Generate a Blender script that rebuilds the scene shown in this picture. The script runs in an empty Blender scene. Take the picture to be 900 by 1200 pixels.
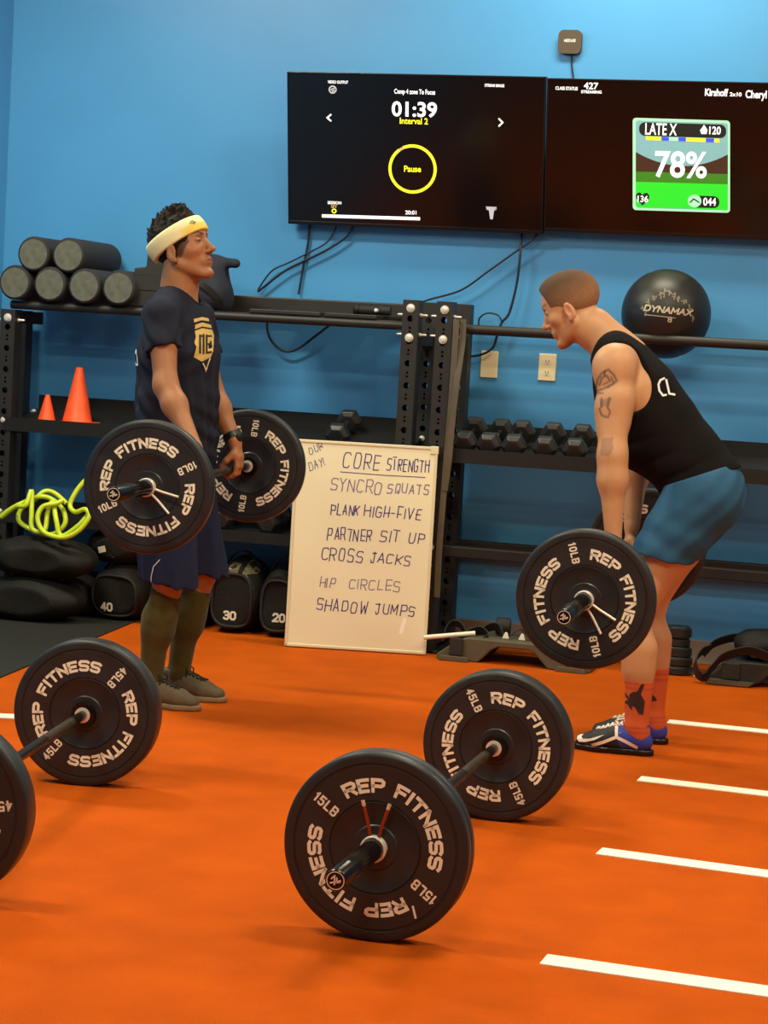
import bpy, bmesh, math, random
import numpy as np
from mathutils import Vector, Matrix
from mathutils.bvhtree import BVHTree
from mathutils.geometry import tessellate_polygon

SC = bpy.context.scene
COL = SC.collection

# ------------------------------------------------------------------ camera
FPX, PITCH, YAW, ROLL, CAMH = 2442.18, 0.078725, 0.272727, 0.057076, 1.38957
def cam_basis():
    cy, sy, cp, sp = math.cos(YAW), math.sin(YAW), math.cos(PITCH), math.sin(PITCH)
    f = Vector((-sy*cp, cy*cp, -sp)); r = Vector((cy, sy, 0)); u = r.cross(f)
    c, s = math.cos(ROLL), math.sin(ROLL)
    return f, c*r + s*u, c*u - s*r
CF, CR, CU = cam_basis()
EYE = Vector((0, 0, CAMH))
cd = bpy.data.cameras.new('camera'); cam = bpy.data.objects.new('camera', cd); COL.objects.link(cam)
cd.sensor_fit = 'HORIZONTAL'; cd.sensor_width = 36; cd.lens = FPX/900*36
cd.clip_end = 60
M = Matrix((CR, CU, -CF)).transposed().to_4x4(); M.translation = EYE
cam.matrix_world = M
SC.camera = cam

def ray(px, py):
    return CF + CR*((px-450)/FPX) - CU*((py-600)/FPX)
def at(px, py, y):
    d = ray(px, py); return EYE + d*((y-EYE.y)/d.y)
def on_floor(px, py, z=0.0):
    d = ray(px, py); return EYE + d*((z-EYE.z)/d.z)
def on_plane(px, py, p, n):
    d = ray(px, py); return EYE + d*((p-EYE).dot(n)/d.dot(n))

# ------------------------------------------------------------------ world, lamps, exposure
w = bpy.data.worlds.new('world'); SC.world = w; w.use_nodes = True
w.node_tree.nodes['Background'].inputs[0].default_value = (1.0, .9, .74, 1)
w.node_tree.nodes['Background'].inputs[1].default_value = .25
LAMP = (1.0, .925, .67)
def lamp(x, y, z, sx, sy, power, col=LAMP):
    l = bpy.data.lights.new('ceiling_lamp', 'AREA'); l.shape = 'RECTANGLE'; l.size = sx; l.size_y = sy
    l.energy = power; l.color = col
    o = bpy.data.objects.new('ceiling_lamp', l); COL.objects.link(o); o.location = (x, y, z)
    return o
for (x, y, p) in ((-4.2, 7.4, 120), (-1.6, 8.9, 62), (-3.4, 4.2, 95), (-.4, 5.6, 90), (1.6, 7.6, 60), (-1.0, 2.2, 80), (2.4, 3.2, 70)):
    lamp(x, y, 3.84, 1.2, .3, p)
SC.view_settings.view_transform = 'Standard'; SC.view_settings.look = 'None'
SC.view_settings.exposure = 0.0; SC.view_settings.gamma = 1.0; SC.view_settings.use_curve_mapping = False

# ------------------------------------------------------------------ materials
def lin(c):
    return tuple((v/255/12.92 if v/255 <= .04045 else ((v/255+.055)/1.055)**2.4) for v in c)
def mat(name, rgb, rough=.5, metal=0.0, spec=.5, bump=0.0, bscale=200.0, var=0.0, vscale=6.0, attr=False, emit=0.0, coat=0.0, sheen=0.0, rv=0.0):
    m = bpy.data.materials.new(name); m.use_nodes = True
    nt = m.node_tree; b = nt.nodes['Principled BSDF']
    c = lin(rgb)
    b.inputs['Base Color'].default_value = (*c, 1); b.inputs['Roughness'].default_value = rough
    b.inputs['Metallic'].default_value = metal; b.inputs['Specular IOR Level'].default_value = spec
    if coat: b.inputs['Coat Weight'].default_value = coat
    if sheen: b.inputs['Sheen Weight'].default_value = sheen
    if emit:
        b.inputs['Emission Color'].default_value = (*c, 1); b.inputs['Emission Strength'].default_value = emit
    tc = nt.nodes.new('ShaderNodeTexCoord')
    src = None
    if attr:
        a = nt.nodes.new('ShaderNodeAttribute'); a.attribute_name = 'Col'; src = a.outputs['Color']
        nt.links.new(src, b.inputs['Base Color'])
    if var:
        n = nt.nodes.new('ShaderNodeTexNoise'); n.inputs['Scale'].default_value = vscale; n.inputs['Detail'].default_value = 6
        nt.links.new(tc.outputs['Object'], n.inputs['Vector'])
        r = nt.nodes.new('ShaderNodeMapRange'); r.inputs[1].default_value = .3; r.inputs[2].default_value = .7
        r.inputs[3].default_value = 1-var; r.inputs[4].default_value = 1+var
        nt.links.new(n.outputs['Fac'], r.inputs[0])
        mx = nt.nodes.new('ShaderNodeVectorMath'); mx.operation = 'SCALE'
        if src: nt.links.new(src, mx.inputs[0])
        else: mx.inputs[0].default_value = c
        nt.links.new(r.outputs[0], mx.inputs['Scale']); nt.links.new(mx.outputs[0], b.inputs['Base Color'])
        if rv:
            r2 = nt.nodes.new('ShaderNodeMapRange'); r2.inputs[1].default_value = .3; r2.inputs[2].default_value = .7
            r2.inputs[3].default_value = rough-rv; r2.inputs[4].default_value = rough+rv
            nt.links.new(n.outputs['Fac'], r2.inputs[0]); nt.links.new(r2.outputs[0], b.inputs['Roughness'])
    if bump:
        n = nt.nodes.new('ShaderNodeTexNoise'); n.inputs['Scale'].default_value = bscale; n.inputs['Detail'].default_value = 3
        nt.links.new(tc.outputs['Object'], n.inputs['Vector'])
        bp = nt.nodes.new('ShaderNodeBump'); bp.inputs['Strength'].default_value = bump; bp.inputs['Distance'].default_value = .004
        nt.links.new(n.outputs['Fac'], bp.inputs['Height']); nt.links.new(bp.outputs[0], b.inputs['Normal'])
    return m
MT = {}
def defm(k, *a, **kw): MT[k] = mat(k, *a, **kw)
defm('turf', (189, 81, 4), .95, spec=.1, bump=.9, bscale=420, var=.10, vscale=5)
defm('rubber_floor', (34, 33, 30), .8, spec=.3, bump=.4, bscale=300, var=.15, vscale=40)
defm('wall_blue', (72, 147, 206), .38, spec=.5, bump=.08, bscale=160, var=.035, vscale=2.2)
defm('wall_white', (214, 206, 190), .7, var=.03)
defm('ceiling_paint', (205, 198, 184), .8, var=.03)
defm('skirting', (142, 132, 118), .55, var=.06, vscale=9)
defm('line_paint', (250, 242, 220), .85, spec=.2, bump=.5, bscale=420, var=.04, vscale=60)
defm('rubber', (33, 34, 37), .42, spec=.5, bump=.05, bscale=350, var=.12, vscale=14, rv=.08)
defm('rubber_ring', (24, 23, 24), .6, spec=.4, bump=.05, bscale=350)
defm('plate_white', (238, 228, 206), .6, spec=.3)
defm('bar_steel', (92, 84, 74), .28, metal=1.0, bump=.05, bscale=300)
defm('sleeve_black', (30, 28, 28), .22, metal=.6, spec=.6)
defm('chrome', (205, 200, 190), .14, metal=1.0)
defm('clip_white', (226, 218, 200), .35, metal=.2)
defm('clip_red', (150, 62, 28), .4, metal=.2)
defm('rack_black', (36, 33, 30), .5, spec=.45, bump=.12, bscale=500, var=.12, vscale=9)
defm('shelf_black', (21, 19, 18), .6, spec=.35, bump=.1, bscale=300, var=.15, vscale=8)
defm('bolt', (226, 222, 212), .35, metal=.35)
defm('roller_black', (30, 31, 36), .8, bump=.5, bscale=220, var=.1, vscale=20)
defm('roller_end', (92, 94, 84), .9, bump=.5, bscale=260, var=.2, vscale=30)
defm('cone_orange', (240, 84, 26), .45, var=.12, vscale=20)
defm('band_lime', (196, 214, 40), .4, var=.06, vscale=15)
defm('sandbag', (21, 18, 14), .7, spec=.3, bump=.5, bscale=90, var=.2, vscale=12)
defm('webbing', (24, 21, 19), .7, bump=.4, bscale=500, var=.1, vscale=30)
defm('silver_tape', (120, 112, 88), .35, metal=.35, bump=.8, bscale=40, var=.3, vscale=30)
defm('label_white', (226, 216, 194), .6)
defm('print_white', (220, 222, 226), .7)
defm('hex_rubber', (34, 33, 33), .42, var=.15, vscale=25, bump=.05)
defm('band_grey', (84, 76, 60), .6, var=.12, vscale=14)
defm('board_white', (236, 230, 196), .32, spec=.5, var=.02, vscale=3)
defm('board_frame', (222, 212, 178), .4)
defm('ink', (66, 52, 124), .6)
defm('ink_faint', (124, 108, 150), .6)
defm('eraser_white', (252, 248, 238), .5)
defm('tv_plastic', (14, 13, 13), .25)
defm('tv_screen', (9, 6, 6), .16, spec=.6)
defm('ui_white', (235, 236, 240), .5, emit=.95)
defm('ui_dim', (170, 170, 176), .5, emit=.7)
defm('ui_yellow', (226, 222, 40), .5, emit=.9)
defm('ui_gold', (196, 160, 90), .5, emit=.8)
defm('ui_green', (34, 190, 34), .5, emit=.9)
defm('ui_mint', (150, 214, 170), .5, emit=.8)
defm('ui_sky', (110, 156, 160), .5, emit=.8)
defm('ui_dark', (22, 28, 24), .5, emit=.1)
defm('ui_blue', (50, 70, 200), .5, emit=.9)
defm('ui_maroon', (58, 34, 20), .5, emit=.6)
defm('ui_moss', (50, 110, 20), .5, emit=.8)
defm('router', (74, 62, 48), .5, var=.05)
defm('cable', (16, 20, 34), .5)
defm('plate_ivory', (232, 218, 180), .4)
defm('slot_dark', (60, 50, 40), .6)
defm('ball_black', (30, 28, 27), .44, spec=.5, bump=.12, bscale=180, var=.15, vscale=14)
defm('ball_print', (196, 186, 160), .6, var=.15, vscale=60)
defm('ball_scuff', (120, 112, 96), .7, var=.3, vscale=60)
defm('shirt_navy', (37, 40, 53), .95, spec=.1, bump=.35, bscale=700, var=.06, vscale=30)
defm('shorts_navy', (36, 41, 66), .9, spec=.12, bump=.3, bscale=700, var=.06, vscale=30)
defm('emblem_gold', (206, 172, 96), .7, var=.08, vscale=60)
defm('emblem_cream', (226, 216, 180), .7)
defm('sock_olive', (76, 70, 34), .95, spec=.1, bump=.5, bscale=600, var=.1, vscale=40, sheen=.1)
defm('shoe_grey', (94, 82, 60), .85, bump=.5, bscale=500, var=.12, vscale=50)
defm('sole_tan', (130, 108, 76), .7, var=.06, vscale=30)
defm('lace_black', (24, 22, 22), .8)
defm('headband_cream', (238, 224, 164), .8, bump=.4, bscale=500, attr=True)
defm('hair_dark', (24, 16, 12), .75, spec=.2, bump=.9, bscale=160, var=.3, vscale=60)
defm('skin', (180, 120, 84), .5, spec=.4, bump=.06, bscale=300, attr=True, var=.04, vscale=25)
defm('hair_short', (120, 82, 46), .8, bump=.7, bscale=420, attr=True, var=.12, vscale=120)
defm('watch_black', (24, 23, 24), .4)
defm('tank_black', (20, 16, 16), .9, spec=.12, bump=.3, bscale=700, var=.06, vscale=30)
defm('shorts_blue', (44, 88, 122), .8, spec=.2, bump=.25, bscale=700, var=.06, vscale=20)
defm('sock_orange', (214, 84, 40), .95, spec=.1, bump=.5, bscale=600, attr=True)
defm('sock_print', (52, 32, 24), .9)
defm('shoe_mix', (30, 30, 34), .6, bump=.3, bscale=500, attr=True)
defm('shoe_white', (238, 228, 214), .6)
defm('platform', (84, 76, 58), .6, var=.1, vscale=18, bump=.15)
defm('platform_dark', (34, 32, 28), .65, var=.1, vscale=18)
defm('stick_white', (236, 228, 208), .5)
defm('gear_navy', (26, 30, 46), .85, bump=.4, bscale=90, var=.15, vscale=14)

# ------------------------------------------------------------------ object helpers
def origin(o):
    p = Vector((0, 0, 0))
    while o is not None:
        p = p + o.location; o = o.parent
    return p
def link_mesh(name, me, parent=None, loc=None):
    """me in world coordinates; the object is put at loc (or at its parent)."""
    o = bpy.data.objects.new(name, me); COL.objects.link(o)
    if parent is not None:
        o.parent = parent; off = origin(parent)
        me.transform(Matrix.Translation(-off))
    elif loc is not None:
        o.location = loc; me.transform(Matrix.Translation(-Vector(loc)))
    return o
def tag(o, label, cat, group=None):
    o['label'] = label; o['category'] = cat
    if group: o['group'] = group
    return o
def thing(name, label, cat, loc=(0, 0, 0), group=None):
    o = bpy.data.objects.new(name, None); COL.objects.link(o); o.location = loc
    o.empty_display_size = .05
    return tag(o, label, cat, group)
def struct(o):
    o['kind'] = 'structure'; return o
def dup(root, loc, label=None, group=None):
    r = root.copy(); COL.objects.link(r); r.location = loc
    if label: r['label'] = label
    if group: r['group'] = group
    for ch in list(root.children):
        c = ch.copy(); COL.objects.link(c); c.parent = r
        for g in list(ch.children):
            d = g.copy(); COL.objects.link(d); d.parent = c
    return r

class MB:
    def __init__(s): s.v = []; s.f = []
    def add(s, vs, fs):
        n = len(s.v); s.v += [tuple(p) for p in vs]; s.f += [tuple(i+n for i in f) for f in fs]; return s
    def box(s, lo, hi, M=None):
        x0, y0, z0 = lo; x1, y1, z1 = hi
        vs = [Vector(p) for p in ((x0,y0,z0),(x1,y0,z0),(x1,y1,z0),(x0,y1,z0),(x0,y0,z1),(x1,y0,z1),(x1,y1,z1),(x0,y1,z1))]
        if M is not None: vs = [M @ p for p in vs]
        return s.add(vs, [(0,3,2,1),(4,5,6,7),(0,1,5,4),(1,2,6,5),(2,3,7,6),(3,0,4,7)])
    def lathe(s, prof, p, axis, n=48, caps=True):
        """prof: list of (distance along axis, radius)"""
        a = Vector(axis).normalized(); p = Vector(p)
        u = a.cross(Vector((0, 0, 1)))
        if u.length < .1: u = a.cross(Vector((1, 0, 0)))
        u.normalize(); v = a.cross(u)
        vs = []; fs = []
        for (t, r) in prof:
            for i in range(n):
                th = 2*math.pi*i/n
                vs.append(p + a*t + (u*math.cos(th) + v*math.sin(th))*r)
        for k in range(len(prof)-1):
            for i in range(n):
                j = (i+1) % n
                fs.append((k*n+i, k*n+j, (k+1)*n+j, (k+1)*n+i))
        if caps:
            if prof[0][1] > 1e-5: fs.append(tuple(range(n-1, -1, -1)))
            if prof[-1][1] > 1e-5: fs.append(tuple((len(prof)-1)*n+i for i in range(n)))
        return s.add(vs, fs)
    def cyl(s, a, b, r, r2=None, n=24):
        a = Vector(a); b = Vector(b)
        return s.lathe([(0, r), ((b-a).length, r if r2 is None else r2)], a, b-a, n)
    def tube(s, pts, r, n=10, closed=False):
        pts = [Vector(p) for p in pts]; m = len(pts); vs = []; fs = []
        prev = None
        for i, p in enumerate(pts):
            if closed: t = pts[(i+1) % m]-pts[i-1]
            else: t = pts[min(i+1, m-1)]-pts[max(i-1, 0)]
            t.normalize()
            if prev is None:
                u = t.cross(Vector((.31, .2, .93)));  u.normalize()
            else:
                u = prev - t*prev.dot(t); u.normalize()
            prev = u; v = t.cross(u)
            rr = r[i] if isinstance(r, (list, tuple)) else r
            for k in range(n):
                th = 2*math.pi*k/n; vs.append(p + (u*math.cos(th)+v*math.sin(th))*rr)
        for i in range(m if closed else m-1):
            j = (i+1) % m
            for k in range(n):
                l = (k+1) % n; fs.append((i*n+k, i*n+l, j*n+l, j*n+k))
        if not closed:
            fs.append(tuple(range(n-1, -1, -1))); fs.append(tuple((m-1)*n+k for k in range(n)))
        return s.add(vs, fs)
    def strap(s, pts, width, thick, wdir=(0, 1, 0)):
        """flat band along pts, its width along wdir"""
        pts = [Vector(p) for p in pts]; W = Vector(wdir).normalized(); vs = []; fs = []; m = len(pts)
        for i, p in enumerate(pts):
            t = (pts[min(i+1, m-1)]-pts[max(i-1, 0)]).normalized()
            wd = (W - t*W.dot(t)).normalized(); nn = t.cross(wd)
            for a, b in ((-1,-1),(1,-1),(1,1),(-1,1)): vs.append(p + wd*(a*width/2) + nn*(b*thick/2))
        for i in range(m-1):
            for k in range(4):
                l = (k+1) % 4; fs.append((i*4+k, i*4+l, (i+1)*4+l, (i+1)*4+k))
        fs.append((3,2,1,0)); fs.append(tuple((m-1)*4+k for k in range(4)))
        return s.add(vs, fs)
    def prism(s, poly, fn0, fn1):
        """poly: 2D outline; fn0/fn1 turn a 2D point into the near / far 3D point"""
        n = len(poly); vs = [fn0(*p) for p in poly]+[fn1(*p) for p in poly]
        tri = tessellate_polygon([[Vector((p[0], p[1], 0)) for p in poly]])
        fs = [tuple(t) for t in tri]+[tuple(i+n for i in reversed(t)) for t in tri]
        fs += [(i, (i+1) % n, (i+1) % n+n, i+n) for i in range(n)]
        return s.add(vs, fs)
    def build(s, name, m, parent=None, loc=None, smooth=None, bevel=0, seg=2):
        me = bpy.data.meshes.new(name); me.from_pydata([tuple(p) for p in s.v], [], s.f)
        bm = bmesh.new(); bm.from_mesh(me); bmesh.ops.recalc_face_normals(bm, faces=bm.faces)
        bm.to_mesh(me); bm.free()
        me.materials.append(MT[m] if isinstance(m, str) else m)
        o = link_mesh(name, me, parent, loc)
        if bevel:
            b = o.modifiers.new('bevel', 'BEVEL'); b.width = bevel; b.segments = seg; b.limit_method = 'ANGLE'; b.angle_limit = math.radians(40)
        if smooth:
            me.polygons.foreach_set('use_smooth', [True]*len(me.polygons))
            me.set_sharp_from_angle(angle=math.radians(smooth))
        return o

def spline(pts, n=8, closed=False):
    P = [Vector(p) for p in pts]; m = len(P); out = []
    for i in range(m if closed else m-1):
        if closed: p0, p1, p2, p3 = P[i-1], P[i], P[(i+1) % m], P[(i+2) % m]
        else: p0, p1, p2, p3 = P[max(i-1, 0)], P[i], P[i+1], P[min(i+2, m-1)]
        for k in range(n):
            t = k/n
            out.append(.5*((2*p1)+(p2-p0)*t+(2*p0-5*p1+4*p2-p3)*t*t+(3*p1-p0-3*p2+p3)*t**3))
    if not closed: out.append(P[-1])
    return out

# ------------------------------------------------------------------ lettering as strokes
G = {
'A': (1, [[(0,0),(.5,1),(1,0)],[(.2,.36),(.8,.36)]]),
'B': (1, [[(0,0),(0,1),(.8,1),(1,.85),(1,.65),(.8,.52),(0,.52)],[(.8,.52),(1,.38),(1,.15),(.8,0),(0,0)]]),
'C': (1, [[(1,.9),(.8,1),(.2,1),(0,.8),(0,.2),(.2,0),(.8,0),(1,.1)]]),
'D': (1, [[(0,0),(0,1),(.7,1),(1,.75),(1,.25),(.7,0),(0,0)]]),
'E': (.9, [[(.95,1),(0,1),(0,0),(.95,0)],[(0,.5),(.85,.5)]]),
'F': (.9, [[(0,0),(0,1),(1,1)],[(0,.5),(.85,.5)]]),
'G': (1, [[(1,.85),(.8,1),(.2,1),(0,.8),(0,.2),(.2,0),(.8,0),(1,.2),(1,.48),(.55,.48)]]),
'H': (1, [[(0,0),(0,1)],[(1,0),(1,1)],[(0,.5),(1,.5)]]),
'I': (.12, [[(.5,0),(.5,1)]]),
'J': (.8, [[(.1,1),(1,1)],[(.65,1),(.65,.2),(.5,0),(.15,0),(0,.2)]]),
'K': (1, [[(0,0),(0,1)],[(1,1),(0,.45)],[(.3,.6),(1,0)]]),
'L': (.85, [[(0,1),(0,0),(1,0)]]),
'M': (1.2, [[(0,0),(.05,1),(.5,.3),(.95,1),(1,0)]]),
'N': (1, [[(0,0),(0,1),(1,0),(1,1)]]),
'O': (1, [[(.2,0),(0,.2),(0,.8),(.2,1),(.8,1),(1,.8),(1,.2),(.8,0),(.2,0)]]),
'P': (1, [[(0,0),(0,1),(.8,1),(1,.85),(1,.6),(.8,.45),(0,.45)]]),
'Q': (1, [[(.2,0),(0,.2),(0,.8),(.2,1),(.8,1),(1,.8),(1,.2),(.8,0),(.2,0)],[(.6,.3),(1,-.08)]]),
'R': (1, [[(0,0),(0,1),(.8,1),(1,.85),(1,.62),(.8,.47),(0,.47)],[(.5,.47),(1,0)]]),
'S': (1, [[(1,.92),(.85,1),(.15,1),(0,.85),(0,.65),(.15,.52),(.85,.48),(1,.36),(1,.14),(.85,0),(.15,0),(0,.08)]]),
'T': (1, [[(0,1),(1,1)],[(.5,1),(.5,0)]]),
'U': (1, [[(0,1),(0,.2),(.2,0),(.8,0),(1,.2),(1,1)]]),
'V': (1, [[(0,1),(.5,0),(1,1)]]),
'W': (1.3, [[(0,1),(.25,0),(.5,.7),(.75,0),(1,1)]]),
'X': (1, [[(0,1),(1,0)],[(0,0),(1,1)]]),
'Y': (1, [[(0,1),(.5,.5),(1,1)],[(.5,.5),(.5,0)]]),
'Z': (1, [[(0,1),(1,1),(0,0),(1,0)]]),
'0': (.9, [[(.25,0),(0,.2),(0,.8),(.25,1),(.75,1),(1,.8),(1,.2),(.75,0),(.25,0)]]),
'1': (.4, [[(0,.78),(.7,1),(.7,0)]]),
'2': (.9, [[(0,.8),(.2,1),(.8,1),(1,.8),(1,.6),(0,0),(1,0)]]),
'3': (.9, [[(0,.9),(.2,1),(.8,1),(1,.8),(1,.65),(.75,.52),(.4,.52)],[(.75,.52),(1,.38),(1,.2),(.8,0),(.2,0),(0,.1)]]),
'4': (.9, [[(.75,0),(.75,1),(0,.3),(1,.3)]]),
'5': (.9, [[(.95,1),(.05,1),(0,.55),(.75,.6),(1,.42),(1,.18),(.8,0),(.2,0),(0,.1)]]),
'6': (.9, [[(.95,.9),(.75,1),(.25,1),(0,.75),(0,.2),(.25,0),(.75,0),(1,.18),(1,.4),(.75,.55),(.25,.55),(0,.4)]]),
'7': (.9, [[(0,1),(1,1),(.4,0)]]),
'8': (.9, [[(.25,.53),(0,.7),(0,.85),(.25,1),(.75,1),(1,.85),(1,.7),(.75,.53),(.25,.53),(0,.38),(0,.15),(.25,0),(.75,0),(1,.15),(1,.38),(.75,.53)]]),
'9': (.9, [[(.05,.1),(.25,0),(.75,0),(1,.25),(1,.8),(.75,1),(.25,1),(0,.82),(0,.6),(.25,.45),(.75,.45),(1,.6)]]),
'%': (1.3, [[(.1,0),(.9,1)],[(.05,.7),(.05,.9),(.3,.9),(.3,.65),(.05,.65)],[(.7,.35),(.95,.35),(.95,.1),(.7,.1),(.7,.35)]]),
':': (.1, [[(.0,.72),(.0,.62)],[(.0,.3),(.0,.2)]]),
'.': (.05, [[(.0,.08),(.0,.0)]]),
'-': (.5, [[(.0,.45),(1,.45)]]),
'!': (.0, [[(0,1),(0,.35)],[(0,.1),(0,0)]]),
'/': (.5, [[(0,0),(1,1)]]),
'(': (.3, [[(1,1),(0,.7),(0,.3),(1,0)]]),
' ': (.5, []),
}
def text_strokes(txt, h, wf=.7, gap=.28, slant=0.0):
    """strokes of txt with the baseline from (0,0); returns strokes, total width"""
    x = 0; out = []
    for ch in txt:
        w_, st = G[ch]; w_ = w_*wf*h
        for pl in st: out.append([(x+p[0]*w_+slant*p[1]*h, p[1]*h) for p in pl])
        x += w_ + gap*h
    return out, x-gap*h
def ribbon(pl, wd, sub=None):
    """mitred flat strip round a 2D polyline: list of (left,right) 2D pairs"""
    P = [Vector((p[0], p[1])) for p in pl]
    if len(P) > 2 and (P[0]-P[-1]).length < 1e-6: closed = True; P = P[:-1]
    else: closed = False
    if not closed:
        P[0] = P[0]-(P[1]-P[0]).normalized()*wd*.5; P[-1] = P[-1]+(P[-1]-P[-2]).normalized()*wd*.5
    n = len(P); out = []
    for i in range(n):
        if closed: a = (P[i]-P[i-1]).normalized(); b = (P[(i+1) % n]-P[i]).normalized()
        else:
            b = (P[min(i+1, n-1)]-P[min(i, n-2)]).normalized(); a = (P[max(i, 1)]-P[max(i-1, 0)]).normalized()
        na = Vector((-a.y, a.x)); nb = Vector((-b.y, b.x)); m_ = na+nb
        m_ = m_/max(m_.length_squared*.5, .45) if m_.length > .1 else nb
        out.append((P[i]+m_*wd*.5, P[i]-m_*wd*.5))
    if closed: out.append(out[0])
    if sub:
        o2 = [out[0]]
        for (a, b), (c, d) in zip(out, out[1:]):
            k = max(1, int(((a+b)/2-(c+d)/2).length/sub))
            for j in range(1, k+1): o2.append((a.lerp(c, j/k), b.lerp(d, j/k)))
        out = o2
    return out
def strokes_mb(mb, strokes, wd, fn, sub=None):
    """fn maps a 2D point to 3D"""
    parts = []
    for pl in strokes:
        cur = [pl[0]]
        for i in range(1, len(pl)):
            cur.append(pl[i])
            if i < len(pl)-1:
                a = Vector((pl[i][0]-pl[i-1][0], pl[i][1]-pl[i-1][1])); b = Vector((pl[i+1][0]-pl[i][0], pl[i+1][1]-pl[i][1]))
                if a.length > 1e-9 and b.length > 1e-9 and a.normalized().dot(b.normalized()) < -.25: parts.append(cur); cur = [pl[i]]
        parts.append(cur)
    for pl in parts:
        if len(pl) < 2: continue
        R = ribbon(pl, wd, sub); vs = []
        for a, b in R: vs += [fn(a.x, a.y), fn(b.x, b.y)]
        mb.add(vs, [(2*i, 2*i+1, 2*i+3, 2*i+2) for i in range(len(R)-1)])
def font_mesh(txt, bold=0.0):
    """2D triangles of a line of print set in the built-in face"""
    c = bpy.data.curves.new('print', 'FONT'); c.body = txt; c.offset = bold; c.resolution_u = 4
    o = bpy.data.objects.new('print', c); COL.objects.link(o); bpy.context.view_layer.update()
    me = bpy.data.meshes.new_from_object(o.evaluated_get(bpy.context.evaluated_depsgraph_get()))
    vs = [(v.co.x, v.co.y) for v in me.vertices]; fs = [tuple(p.vertices) for p in me.polygons]
    bpy.data.objects.remove(o, do_unlink=True); bpy.data.meshes.remove(me); bpy.data.curves.remove(c)
    return vs, fs
def polys_mb(mb, polys, fn, sub=None):
    for pl in polys:
        bm = bmesh.new(); vs = [bm.verts.new((p[0], p[1], 0)) for p in pl]
        for t in tessellate_polygon([[Vector((p[0], p[1], 0)) for p in pl]]):
            try: bm.faces.new([vs[i] for i in t])
            except ValueError: pass
        if sub:
            for _ in range(6):
                es = [e for e in bm.edges if e.calc_length() > sub]
                if not es: break
                bmesh.ops.subdivide_edges(bm, edges=es, cuts=1)
            bmesh.ops.triangulate(bm, faces=bm.faces)
        bm.verts.index_update()
        mb.add([fn(v.co.x, v.co.y) for v in bm.verts], [tuple(v.index for v in f.verts) for f in bm.faces])
        bm.free()
def projector(bvh, O, U, V, D, off):
    """2D (u,v) on the plane O,U,V thrown along D on to a surface"""
    O = Vector(O); U = Vector(U).normalized(); V = Vector(V).normalized(); D = Vector(D).normalized()
    def fn(u, v):
        p = O+U*u+V*v
        h, n, i, d = bvh.ray_cast(p, D)
        if h is None: h, n, i, d = bvh.find_nearest(p)
        if n.dot(D) > 0: n = -n
        return h+n*off
    return fn
def mesh_flat(mb, name, m, parent):
    """build without recalculating normals away from the viewer"""
    return mb.build(name, m, parent)

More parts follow.
